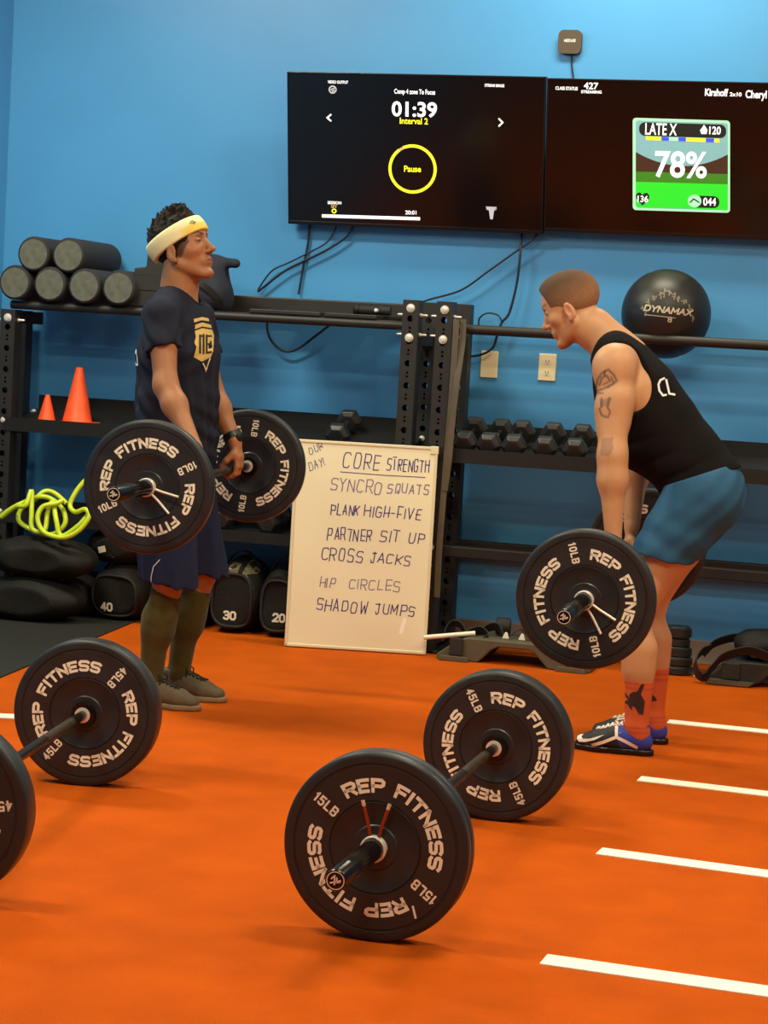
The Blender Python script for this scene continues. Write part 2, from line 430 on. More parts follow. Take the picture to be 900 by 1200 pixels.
# ------------------------------------------------------------------ bodies and cloth: one smooth surface from blended forms
class Field:
    def __init__(s, xs, ys, zs):
        s.x = np.asarray(xs, np.float32); s.y = np.asarray(ys, np.float32); s.z = np.asarray(zs, np.float32)
        s.d = np.full((len(s.x), len(s.y), len(s.z)), 1.0, np.float32)
    def sl(s, lo, hi):
        r = []
        for a, l, h in ((s.x, lo[0], hi[0]), (s.y, lo[1], hi[1]), (s.z, lo[2], hi[2])):
            i = max(0, int(np.searchsorted(a, l))-1); j = min(len(a), int(np.searchsorted(a, h))+1)
            r.append(slice(i, j))
        return tuple(r)
    def grid(s, sl):
        return s.x[sl[0]][:, None, None], s.y[sl[1]][None, :, None], s.z[sl[2]][None, None, :]
    def op(s, prim, k=.01, mode='add', cut=None):
        lo, hi, fn = prim; m = k+.02
        sl = s.sl([a-m for a in lo], [b+m for b in hi])
        if any(q.stop <= q.start for q in sl): return
        X, Y, Z = s.grid(sl)
        b = fn(X, Y, Z)
        if cut is not None:
            for (p, n) in (cut if isinstance(cut, list) else [cut]):
                n = np.array(n, float); n /= np.linalg.norm(n)
                b = np.maximum(b, (X-p[0])*n[0]+(Y-p[1])*n[1]+(Z-p[2])*n[2])
        a = s.d[sl]
        if mode == 'add':
            h = np.clip(.5+.5*(b-a)/k, 0, 1); s.d[sl] = b*(1-h)+a*h-k*h*(1-h)
        elif mode == 'sub':
            nb = -b; h = np.clip(.5-.5*(a-nb)/k, 0, 1)
            s.d[sl] = a*(1-h)+nb*h+k*h*(1-h)
    def plane(s, p, n, box=None):
        """keep the side the normal points away from"""
        n = np.array(n, float); n /= np.linalg.norm(n)
        sl = s.sl(*box) if box else (slice(None),)*3
        X, Y, Z = s.grid(sl)
        s.d[sl] = np.maximum(s.d[sl], ((X-p[0])*n[0]+(Y-p[1])*n[1]+(Z-p[2])*n[2]).astype(np.float32))
    def mesh(s):
        d = s.d; inside = d < 0
        c = np.zeros(tuple(n-1 for n in d.shape), np.int8)
        for i in (0, 1):
            for j in (0, 1):
                for k in (0, 1):
                    c += inside[i:d.shape[0]-1+i, j:d.shape[1]-1+j, k:d.shape[2]-1+k]
        act = (c > 0) & (c < 8); idx = np.argwhere(act); n = len(idx)
        ids = np.full(c.shape, -1, np.int32); ids[act] = np.arange(n)
        off = [(i, j, k) for i in (0, 1) for j in (0, 1) for k in (0, 1)]
        val = np.stack([d[idx[:, 0]+o[0], idx[:, 1]+o[1], idx[:, 2]+o[2]] for o in off], 1)
        acc = np.zeros((n, 3)); cnt = np.zeros(n)
        for a in range(8):
            for b in range(a+1, 8):
                if sum(abs(off[a][q]-off[b][q]) for q in range(3)) != 1: continue
                va, vb = val[:, a], val[:, b]; mk = (va < 0) != (vb < 0)
                t = np.where(mk, va/np.where(mk, va-vb, 1), 0)
                p = np.array(off[a])[None]+(np.array(off[b])-np.array(off[a]))[None]*t[:, None]
                acc += p*mk[:, None]; cnt += mk
        pos = idx+acc/np.maximum(cnt, 1)[:, None]
        V = np.stack([np.interp(pos[:, q], np.arange(len(g)), g) for q, g in enumerate((s.x, s.y, s.z))], 1)
        F = []
        for ax in range(3):
            u, v = (ax+1) % 3, (ax+2) % 3
            A = [slice(None)]*3; B = [slice(None)]*3
            A[ax] = slice(0, -1); B[ax] = slice(1, None)
            sa = inside[tuple(A)]; e = np.argwhere(sa != inside[tuple(B)])
            ok = (e[:, u] > 0) & (e[:, v] > 0) & (e[:, u] < d.shape[u]-1) & (e[:, v] < d.shape[v]-1); e = e[ok]
            q = []
            for du, dv in ((-1,-1),(0,-1),(0,0),(-1,0)):
                g = e.copy(); g[:, u] += du; g[:, v] += dv; q.append(ids[g[:, 0], g[:, 1], g[:, 2]])
            q = np.stack(q, 1); fl = ~sa[e[:, 0], e[:, 1], e[:, 2]]
            q[fl] = q[fl][:, ::-1]; F.append(q)
        return V, np.concatenate(F)
def rng(a, b, h): return np.arange(a, b+h, h)
def rng2(parts):
    """piecewise spacing: [(start, end, step), ...]"""
    out = [np.arange(a, b-h*.25, h) for a, b, h in parts]; return np.concatenate(out+[np.array([parts[-1][1]])])
def relax(V, F, n=1, lam=.5):
    E = np.concatenate([F[:, [0, 1]], F[:, [1, 2]], F[:, [2, 3]], F[:, [3, 0]]])
    for _ in range(n):
        S = np.zeros_like(V); C = np.zeros(len(V))
        for a, b in ((0, 1), (1, 0)):
            for q in range(3): S[:, q] += np.bincount(E[:, a], V[E[:, b], q], len(V))
            C += np.bincount(E[:, a], minlength=len(V))
        V = V+lam*(S/np.maximum(C, 1)[:, None]-V)
    return V
def field_mesh(name, V, F, m, parent=None, loc=None, colors=None):
    me = bpy.data.meshes.new(name)
    me.vertices.add(len(V)); me.vertices.foreach_set('co', V.astype(np.float32).ravel())
    me.loops.add(len(F)*4); me.loops.foreach_set('vertex_index', F.astype(np.int32).ravel())
    me.polygons.add(len(F)); me.polygons.foreach_set('loop_start', np.arange(0, len(F)*4, 4, dtype=np.int32))
    me.update(calc_edges=True); me.validate()
    me.polygons.foreach_set('use_smooth', np.ones(len(me.polygons), bool))
    if colors is not None:
        ca = me.color_attributes.new('Col', 'FLOAT_COLOR', 'POINT')
        ca.data.foreach_set('color', np.concatenate([colors, np.ones((len(colors), 1))], 1).astype(np.float32).ravel())
    me.materials.append(MT[m])
    return link_mesh(name, me, parent, loc)
def bvh_of(V, F): return BVHTree.FromPolygons([tuple(v) for v in V], [tuple(int(i) for i in f) for f in F])

def A3(p): return np.array(p, np.float64)
def capsule(a, b, ra, rb=None):
    a, b = A3(a), A3(b); rb = ra if rb is None else rb; ba = b-a; L = max(ba@ba, 1e-12)
    def fn(X, Y, Z):
        px, py, pz = X-a[0], Y-a[1], Z-a[2]
        t = np.clip((px*ba[0]+py*ba[1]+pz*ba[2])/L, 0, 1)
        return (np.sqrt((px-t*ba[0])**2+(py-t*ba[1])**2+(pz-t*ba[2])**2)-(ra+(rb-ra)*t)).astype(np.float32)
    r = max(ra, rb)
    return np.minimum(a, b)-r, np.maximum(a, b)+r, fn
def ellipsoid(c, r, R=None):
    c, r = A3(c), A3(r); R = np.eye(3) if R is None else A3(R)      # columns of R: the ellipsoid's axes
    m = np.abs(R)@r
    def fn(X, Y, Z):
        p = (X-c[0], Y-c[1], Z-c[2]); q = [p[0]*R[0, i]+p[1]*R[1, i]+p[2]*R[2, i] for i in range(3)]
        k0 = np.sqrt(sum((q[i]/r[i])**2 for i in range(3))); k1 = np.sqrt(sum((q[i]/r[i]**2)**2 for i in range(3)))
        return (k0*(k0-1)/np.maximum(k1, 1e-6)).astype(np.float32)
    return c-m, c+m, fn
def slab(a, b, ra, rb, lat=(0, 1, 0)):
    """tapered form with an oval section: ra, rb = (half width along lat, half depth)"""
    a, b = A3(a), A3(b); ba = b-a; L = max(ba@ba, 1e-12); lat = A3(lat); lat = lat/np.linalg.norm(lat)
    def fn(X, Y, Z):
        px, py, pz = X-a[0], Y-a[1], Z-a[2]
        t = np.clip((px*ba[0]+py*ba[1]+pz*ba[2])/L, 0, 1)
        vx, vy, vz = px-t*ba[0], py-t*ba[1], pz-t*ba[2]
        u = vx*lat[0]+vy*lat[1]+vz*lat[2]; w2 = np.maximum(vx*vx+vy*vy+vz*vz-u*u, 0)
        ru = ra[0]+(rb[0]-ra[0])*t; rw = ra[1]+(rb[1]-ra[1])*t
        k0 = np.sqrt((u/ru)**2+w2/rw**2); k1 = np.sqrt((u/ru**2)**2+w2/rw**4)
        return (k0*(k0-1)/np.maximum(k1, 1e-6)).astype(np.float32)
    r = max(ra+rb)
    return np.minimum(a, b)-r, np.maximum(a, b)+r, fn
def chain(fl, pts, rad, k=.015, cut=None):
    for i in range(len(pts)-1):
        if isinstance(rad[0], (tuple, list)): fl.op(slab(pts[i], pts[i+1], rad[i], rad[i+1]), k, cut=cut)
        else: fl.op(capsule(pts[i], pts[i+1], rad[i], rad[i+1]), k, cut=cut)
def lerp3(a, b, t): return tuple(A3(a)*(1-t)+A3(b)*t)

class Head:
    """a head frame: local x = where the face looks, y = the head's left, z = its crown"""
    def __init__(s, c, pitch, turn, scale, fwd):
        f = 1 if fwd > 0 else -1
        cp, sp = math.cos(pitch), math.sin(pitch); ct, st = math.cos(turn), math.sin(turn)
        X = A3((f*cp*ct, f*st*cp, sp)); Zu = A3((-f*sp*ct, -f*st*sp, cp)); Y = np.cross(Zu, X)
        s.R = np.stack([X, Y, Zu], 1); s.c = A3(c); s.s = scale
    def p(s, q): return tuple(s.c+s.R@(A3(q)*s.s))
    def loc(s, V): return ((V-s.c)@s.R)/s.s
    def ell(s, c, r, tilt=0.0, ax=1):
        R = s.R
        if tilt:
            ct, st = math.cos(tilt), math.sin(tilt)
            T = {1: A3(((ct, 0, st), (0, 1, 0), (-st, 0, ct))), 0: A3(((1, 0, 0), (0, ct, -st), (0, st, ct))), 2: A3(((ct, -st, 0), (st, ct, 0), (0, 0, 1)))}[ax]
            R = R@T
        return ellipsoid(s.p(c), A3(r)*s.s, R)
    def cap(s, a, b, ra, rb=None): return capsule(s.p(a), s.p(b), ra*s.s, (ra if rb is None else rb)*s.s)

def add_head(fl, H, lean=1.0):
    fl.op(H.ell((-.006, 0, .034), (.099, .076*lean, .084)), .02)
    fl.op(H.ell((.030, 0, -.010), (.061, .064*lean, .090)), .02)
    fl.op(H.ell((.028, 0, -.070), (.054, .050*lean, .048)), .02)
    for sgn in (-1, 1):
        fl.op(H.cap((.002, .052*sgn*lean, -.060), (.060, .022*sgn, -.109), .017, .014), .02)
        fl.op(H.ell((.052, .042*sgn, -.030), (.024, .020, .018)), .02)          # cheek
    fl.op(H.ell((.072, 0, -.111), (.019, .023, .017)), .018)                     # chin
    fl.op(H.cap((.079, -.028, .022), (.079, .028, .022), .0125), .014)           # brow
    for sgn in (-1, 1): fl.op(H.ell((.094, .031*sgn, .001), (.017, .019, .0125)), .012, 'sub')
    for sgn in (-1, 1):
        fl.op(H.ell((.0735, .031*sgn, .0), (.0125, .0150, .0115)), .003)         # eyeball under its lids
        fl.op(H.cap((.0845, .020*sgn, .0045), (.0800, .044*sgn, .0035), .0030), .004)  # upper lid
        fl.op(H.cap((.0825, .021*sgn, -.0070), (.0790, .042*sgn, -.0060), .0026), .004)
    fl.op(H.cap((.084, 0, .010), (.106, 0, -.033), .0080, .0108), .010)          # nose
    fl.op(H.ell((.110, 0, -.037), (.0120, .0115, .0100)), .006)
    for sgn in (-1, 1):
        fl.op(H.ell((.0945, .0125*sgn, -.041), (.0100, .0072, .0080)), .005)
    for sgn in (-1, 1): fl.op(H.ell((.101, .0065*sgn, -.0500), (.0045, .0030, .0035)), .002, 'sub')
    fl.op(H.ell((.0765, 0, -.070), (.015, .029, .020)), .014)                     # mouth mound
    fl.op(H.cap((.0875, -.013, -.0650), (.0875, .013, -.0650), .0052), .007)
    fl.op(H.cap((.0850, -.012, -.0775), (.0850, .012, -.0775), .0060), .007)
    fl.op(H.cap((.0955, -.017, -.0714), (.0955, .017, -.0714), .0042), .003, 'sub')
    for sgn in (-1, 1):                                                           # ears
        y = .073*sgn*lean
        fl.op(H.ell((-.006, y+.006*sgn, -.022), (.018, .0075, .032), .22), .006)
        fl.op(H.ell((-.000, y+.0125*sgn, -.018), (.0098, .0055, .019), .22), .004, 'sub')
        fl.op(H.ell((.001, y+.004*sgn, -.049), (.0085, .006, .009)), .006)

def add_grip_hand(fl, grip, wrist, inner, A, fw, br=.0145, sc=1.0):
    """overhand grip: grip = a point on the bar's axis, A = bar direction (unit), inner = +1/-1 along A towards the body's midline,
    fw = unit vector the back of the hand faces; the wrist lies above"""
    A, fw, g, wr = A3(A), A3(fw), A3(grip), A3(wrist)
    up = np.cross(fw, A); up = up if up[2] > 0 else -up
    P = lambda f, u, a: g+fw*f*sc+up*u*sc+A*a*inner*sc
    kn = P(.030, .016, 0)
    mid = P(.026, .050, 0)
    fl.op(slab(wr, mid, (.031, .021), (.040*sc, .0175*sc), A), .016)
    fl.op(slab(mid, kn, (.041*sc, .0175*sc), (.043*sc, .0145*sc), A), .010)
    offs = (.0315, .0108, -.0102, -.0300); rr = (.0100, .0104, .0100, .0088); tip = (-186, -194, -190, -172); base = (22, 26, 22, 14)
    for q in range(4):
        pr = None
        R0 = br+rr[q]+.0008
        seg = [base[q], base[q]-50, base[q]-105, base[q]-150, tip[q]]
        for n_, ang in enumerate(seg):
            a_ = math.radians(ang); e = R0*(1.16 if n_ == 0 else 1.07 if n_ == 1 else 1.0)
            c = P(e*math.cos(a_), e*math.sin(a_), offs[q])
            if pr is not None: fl.op(capsule(pr, c, rr[q]*sc*(1.0-.05*(n_-1)), rr[q]*sc*(1.0-.05*n_)), .0028)
            else: fl.op(ellipsoid(c, (rr[q]*1.12*sc,)*3), .006)
            pr = c
    th = [P(.012, .062, .036), P(-.010, .036, .050), P(-.026, .014, .047), P(-.0255, -.006, .036)]
    tr = (.0145, .0125, .0112, .0095)
    for i in range(3): fl.op(capsule(th[i], th[i+1], tr[i]*sc, tr[i+1]*sc), .006 if i else .012)

# ================================================================== the room
WY = 9.72; LX = -4.80; RX = 6.0; FY = -3.0; CZ = 3.9
def slabobj(name, lo, hi, m, bevel=0):
    o = MB().box(lo, hi).build(name, m, None, loc=((lo[0]+hi[0])/2, (lo[1]+hi[1])/2, lo[2]), bevel=bevel)
    return struct(o)
fl_ = slabobj('floor', (LX-.1, FY, -.06), (RX, WY+.1, 0), 'turf')
slabobj('wall_back', (LX-.1, WY, 0), (RX, WY+.12, CZ), 'wall_blue')
slabobj('wall_left', (LX-.12, FY, 0), (LX, WY, CZ), 'wall_blue')
slabobj('wall_right', (RX, FY, 0), (RX+.12, WY, CZ), 'wall_white')
slabobj('wall_front', (LX, FY-.12, 0), (RX, FY, CZ), 'wall_white')
slabobj('ceiling', (LX-.1, FY-.1, CZ), (RX+.1, WY+.1, CZ+.08), 'ceiling_paint')
slabobj('baseboard_back', (LX, WY-.014, 0), (RX, WY, .112), 'skirting', bevel=.004)
slabobj('baseboard_left', (LX, 5.0, 0), (LX+.014, WY-.014, .112), 'skirting', bevel=.004)
# black rubber flooring beside the turf
e0 = on_floor(0, 795); e1 = on_floor(120, 745); dd = (e1-e0).normalized()
ea = e0-dd*3.0; eb = e0+dd*((WY-.02-e0.y)/dd.y)
mb = MB(); mb.prism([(LX+.015, ea.y), (ea.x, ea.y), (eb.x, eb.y), (LX+.015, eb.y)], lambda x, y: Vector((x, y, .006)), lambda x, y: Vector((x, y, .0005)))
struct(mb.build('floor_rubber', 'rubber_floor', None, loc=(LX+.5, 8, 0)))
# painted yard lines on the turf
ends = [on_floor(637, 1125), on_floor(702, 998), on_floor(749, 913), on_floor(783, 846), on_floor(814, 791)]
dirs = [on_floor(900, 1163), on_floor(900, 1025), on_floor(900, 931), on_floor(900, 858), None]
for i, e in enumerate(ends):
    d = (dirs[i]-e).normalized() if dirs[i] is not None else Vector((1, 0, 0))
    n = Vector((-d.y, d.x, 0)); e = Vector((e.x, e.y, 0)); q = [e-n*.041, e+d*5.0-n*.041, e+d*5.0+n*.041, e+n*.041]
    mb = MB(); mb.prism([(p.x, p.y) for p in q], lambda x, y: Vector((x, y, .0035)), lambda x, y: Vector((x, y, .0003)))
    o = struct(mb.build('floor_line', 'line_paint', None, loc=e)); o['label'] = 'white line painted across the orange turf'
e = on_floor(34, 841); f0 = on_floor(0, 839.5); d = (f0-e).normalized(); d = Vector((d.x, d.y, 0)); n = Vector((-d.y, d.x, 0)); e = Vector((e.x, e.y, 0))
q = [e+n*.041, e+d*.42+n*.041, e+d*.42-n*.041, e-n*.041]
mb = MB(); mb.prism([(p.x, p.y) for p in q], lambda x, y: Vector((x, y, .0035)), lambda x, y: Vector((x, y, .0003)))
o = struct(mb.build('floor_line', 'line_paint', None, loc=e)); o['label'] = 'short white line painted on the turf beside the black rubber floor'

# ================================================================== barbells
PR_ = .225
def ring_text(mb, txt, c, r, mid, h, wd, yy, wf, gap, inward=False):
    """lettering on a disc facing -y; mid = middle angle in degrees"""
    st, W = text_strokes(txt, h, wf, gap)
    if inward:                                    # read along the radius towards the hub
        a = math.radians(mid); er = Vector((-math.cos(a), 0, -math.sin(a))); up = Vector((math.sin(a), 0, -math.cos(a)))
        C0 = Vector(c)+Vector((math.cos(a), 0, math.sin(a)))*r
        fn = lambda u, v: Vector((C0.x, yy, C0.z))+er*(u-W/2)+up*(v-h/2)
    else:
        def fn(u, v):
            a = math.radians(mid)-(u-W/2)/r; R = r+v-h/2
            return Vector((c[0]+R*math.cos(a), yy, c[2]+R*math.sin(a)))
    strokes_mb(mb, st, wd, fn, .006)
def plate(root, c, y0, th, lb, rot, label=None, letters=True):
    """bumper plate, its lettered face at y0 turned to -y"""
    x, z = c; rr = PR_
    hub = .052
    prof = [(-.0, .026), (-.0, hub), (.003, hub+.003), (.003, .100), (.0008, .104), (.0002, .107), (.0030, .109), (.0030, .1105), (0, .112), (0, .1935), (.0025, .195), (.0025, .1985), (0, .200),
            (0, rr-.013), (.0012, rr-.007), (.005, rr-.002), (.011, rr), (th-.011, rr), (th-.005, rr-.002), (th-.0012, rr-.007), (th, rr-.013), (th, .19), (th, .11), (th-.003, .1), (th-.003, .055), (th, .05), (th, .026)]
    mb = MB(); mb.lathe(prof, (x, y0, z), (0, 1, 0), 96, caps=False)
    # hub bush inside the bore
    o = mb.build('weight_plate', 'rubber', root, smooth=30)
    if letters:
        yy = y0-.0006
        for s_ in (0, 180):
            t = MB(); ring_text(t, 'REP FITNESS', (x, yy, z), .1475, rot+s_, .0262, .0084, yy, .95, .44); t.build('lettering', 'plate_white', o)
            t = MB(); ring_text(t, lb, (x, yy, z), .1525, rot+s_+89, .0205, .0048, yy, .58, .40, inward=True); t.build('weight_mark', 'plate_white', o)
    return o
def barbell(label, cat, near, far, near_stack, far_stack, near_clip, clip_mat, far_rot, near_rot, wt_near, wt_far, group=None, bar_r=.0145):
    """near / far: points on the bar's axis at the inner faces of the two collars (y kept along the bar)"""
    near = Vector(near); far = Vector(far); ax = far-near; L = ax.length
    root = thing('barbell', label, cat, (near+far)/2, group)
    mid = (near+far)/2
    # everything is laid out along +y about the middle, then turned on to the axis
    built = []
    B = MB().cyl((mid.x, mid.y-L/2, mid.z), (mid.x, mid.y+L/2, mid.z), bar_r)
    built.append(B.build('shaft', 'bar_steel', root, smooth=40))
    kn = mat_knurl()
    for a, b in ((-.5, -.2), (.2, .5)):
        built.append(MB().cyl((mid.x, mid.y+a, mid.z), (mid.x, mid.y+b, mid.z), bar_r+.0006).build('knurling', kn, root, smooth=40))
    for s_ in (-1, 1):
        y0 = mid.y+s_*L/2
        m = MB(); m.lathe([(0, .016), (0, .036), (.004, .038), (.022, .038), (.026, .036), (.026, .0255), (.425, .0255), (.43, .023), (.43, .0)], (mid.x, y0-s_*.026, mid.z), (0, s_, 0), 40)
        slv = m.build('sleeve', 'sleeve_black', root, smooth=35); built.append(slv)
        m = MB(); m.lathe([(0, .0175), (0, .0235), (.004, .0235), (.004, .0175)], (mid.x, y0-s_*.031, mid.z), (0, s_, 0), 32)
        built.append(m.build('collar_ring', 'bolt', root, smooth=35))
        # maker's mark on the end of the sleeve
        ye = y0+s_*.4045; t = MB()
        ring = [(.0195*math.cos(a), .0195*math.sin(a)) for a in np.linspace(0, 2*math.pi, 41)]
        strokes_mb(t, [ring], .0022, lambda u, v: Vector((mid.x+u, ye, mid.z+v)))
        strokes_mb(t, [[(-.009, .004), (-.002, .011), (-.002, -.008)], [(.003, .006), (.003, -.004), (.010, -.002)], [(-.011, -.006), (.011, .001)]], .0034, lambda u, v: Vector((mid.x+u, ye+s_*.0002, mid.z+v)))
        t.build('end_mark', 'clip_white', slv)
    # plates
    y = mid.y-L/2
    for n_, th in enumerate(near_stack):
        y -= th; last = n_ == len(near_stack)-1
        plate(root, (mid.x, mid.z), y, th-.0005, wt_near, near_rot, letters=last)
    y_clip = y
    y = mid.y+L/2
    for n_, th in enumerate(far_stack):
        plate(root, (mid.x, mid.z), y, th-.0005, wt_far, far_rot, letters=n_ == 0); y += th
    # spring clips: a coil round the sleeve with two wire handles
    for (yc, s_, ang) in ((y_clip, -1, near_clip), (y, 1, 90)):
        if ang is None: continue
        cm = MB()
        pts = [Vector((mid.x+.0285*math.cos(a), yc+s_*(.004+.0055*a/(2*math.pi)), mid.z+.0285*math.sin(a))) for a in np.linspace(0, 2*math.pi*3.2, 90)]
        cm.tube(pts, .0034, 8)
        coil = cm.build('spring_clip', 'bolt', root, smooth=60)
        for da in (-16, 16):
            a0 = math.radians(ang+da*1.3); a1 = math.radians(ang+da)
            p0 = Vector((mid.x+.029*math.cos(a0), yc+s_*.012, mid.z+.029*math.sin(a0)))
            p1 = Vector((mid.x+.060*math.cos(a1), yc+s_*.016, mid.z+.060*math.sin(a1)))
            p2 = Vector((mid.x+.118*math.cos(a1), yc+s_*.026, mid.z+.118*math.sin(a1)))
            h = MB().tube([p0, p1, p2], .0042, 8); h.build('handle', clip_mat, coil, smooth=60)
            if clip_mat == 'clip_red': MB().tube([p2-(p2-p1)*.22, p2], .0046, 8).build('handle_tip', 'clip_white', coil, smooth=60)
    return root, mid, L
_kn = []
def mat_knurl():
    if not _kn:
        m = mat('knurled_steel', (84, 76, 66), .42, metal=1.0); nt = m.node_tree; b = nt.nodes['Principled BSDF']
        tc = nt.nodes.new('ShaderNodeTexCoord'); ck = nt.nodes.new('ShaderNodeTexChecker'); ck.inputs['Scale'].default_value = 700
        bp = nt.nodes.new('ShaderNodeBump'); bp.inputs['Strength'].default_value = .5; bp.inputs['Distance'].default_value = .001
        nt.links.new(tc.outputs['Object'], ck.inputs['Vector']); nt.links.new(ck.outputs['Fac'], bp.inputs['Height']); nt.links.new(bp.outputs[0], b.inputs['Normal'])
        _kn.append(m)
    return _kn[0]
def turn_about_mid(root, near, far):
    """swing the finished barbell from the +y axis on to the line near->far"""
    ax = (Vector(far)-Vector(near)).normalized()
    q = Vector((0, 1, 0)).rotation_difference(ax)
    root.rotation_mode = 'QUATERNION'; root.rotation_quaternion = q
def bell(label, near, far, **kw):
    r, mid, L = barbell(label, 'barbell', near, far, **kw)
    turn_about_mid(r, near, far); return r

# front barbell lying on the turf
n0 = at(441, 994, 4.64); f0 = at(578.5, 877.3, 5.96)
def floor_bar(cx, cy, fx, fy, ynear, yfar):
    a = on_floor(cx, cy, PR_); b = on_floor(fx, fy, PR_)
    return a, b
a, b = floor_bar(439.2, 993.6, 578.5, 877.3, 0, 0)
d = (b-a).normalized(); b = a+d*(1.31+.074); a = a+d*.074
front_bar = bell('barbell lying in front with 15LB plates and red-handled clip nearest the camera', a, b, near_stack=(.036, .038), far_stack=(.083,), near_clip=88, clip_mat='clip_red', far_rot=30, near_rot=55, wt_near='15LB', wt_far='45LB')
fp = [c for c in front_bar.children if c.name.startswith('weight_plate')][1]; o_ = origin(front_bar)
mb = MB(); strokes_mb(mb, [[(.100, -.128), (.1075, -.152)]], .0052, lambda u, v: Vector((o_.x+u, o_.y-1.31/2-.0752, o_.z+v))); mb.build('scuff_mark', 'plate_white', fp)
b = on_floor(99.3, 836.4, PR_); a0 = on_floor(-40, 925, PR_); d = (b-a0).normalized(); d = Vector((-.165, 1, 0)).normalized()
a = b-d*1.31
bell('barbell lying on the turf at the left, cut by the edge of the photo', a, b, near_stack=(.083,), far_stack=(.083,), near_clip=120, clip_mat='clip_white', far_rot=142, near_rot=100, wt_near='45LB', wt_far='45LB')
# held barbells
BN = at(172.5, 571, 6.45); BF = at(291.5, 546, 7.80)
d = (BF-BN).normalized()
BAR1A = BN+d*.045; BAR1B = BAR1A+d*1.31
bell('loaded barbell held at the thighs of the standing person in the headband', BAR1A, BAR1B, near_stack=(.045,), far_stack=(.045,), near_clip=-27, clip_mat='clip_white', far_rot=-6, near_rot=119, wt_near='10LB', wt_far='10LB')
BN = at(685, 703, 6.50); BF = at(757, 642, 7.85)
d = (BF-BN).normalized(); d = Vector((d.x, d.y, d.z)).normalized()
BAR2A = BN+d*.045; BAR2B = BAR2A+d*1.31
bell('loaded barbell held below the knees of the bending person in the tank top', BAR2A, BAR2B, near_stack=(.045,), far_stack=(.045,), near_clip=-42, clip_mat='clip_white', far_rot=-20, near_rot=17, wt_near='10LB', wt_far='10LB')

# ================================================================== storage racks
RF = 9.22; PW = .076; RB = 9.555; RT = 1.612
def holed_post(x, y, z0, z1, parent):
    """square steel tube drilled with two sizes of holes right through"""
    m = MB().box((x, y, z0), (x+PW, y+PW, z1)); t = .005
    o = m.build('upright', 'rack_black', parent)
    inner = MB().box((x+t, y+t, z0-.01), (x+PW-t, y+PW-t, z1-t))
    cut = MB(); z = z1-.085; k = 0
    while z > z0+.06:
        cut.cyl((x+PW/2, y-.02, z), (x+PW/2, y+PW+.02, z), .0148, n=14)
        for q in (.030, .048):
            cut.cyl((x+PW/2, y-.02, z-q-.012), (x+PW/2, y+PW+.02, z-q-.012), .0060, n=8)
        z -= .102
    objs = []
    for c in (inner, cut):
        q = c.build('cutter', 'rack_black', parent); objs.append(q)
        md = o.modifiers.new('cut', 'BOOLEAN'); md.operation = 'DIFFERENCE'; md.object = q; md.solver = 'EXACT'
    bpy.context.view_layer.update()
    me = bpy.data.meshes.new_from_object(o.evaluated_get(bpy.context.evaluated_depsgraph_get()))
    o.modifiers.clear(); o.data = me
    for q in objs: bpy.data.objects.remove(q, do_unlink=True)
    return o
def bolts(parent, x, zs, y, s=-1, r=.0172):
    for z in zs:
        MB().lathe([(0, r*1.15), (.003, r*1.15), (.003, r*.86), (.009, r*.78), (.011, r*.4), (.011, 0)], (x, y, z), (0, s, 0), 20).build('bolt', 'bolt', parent, smooth=40)
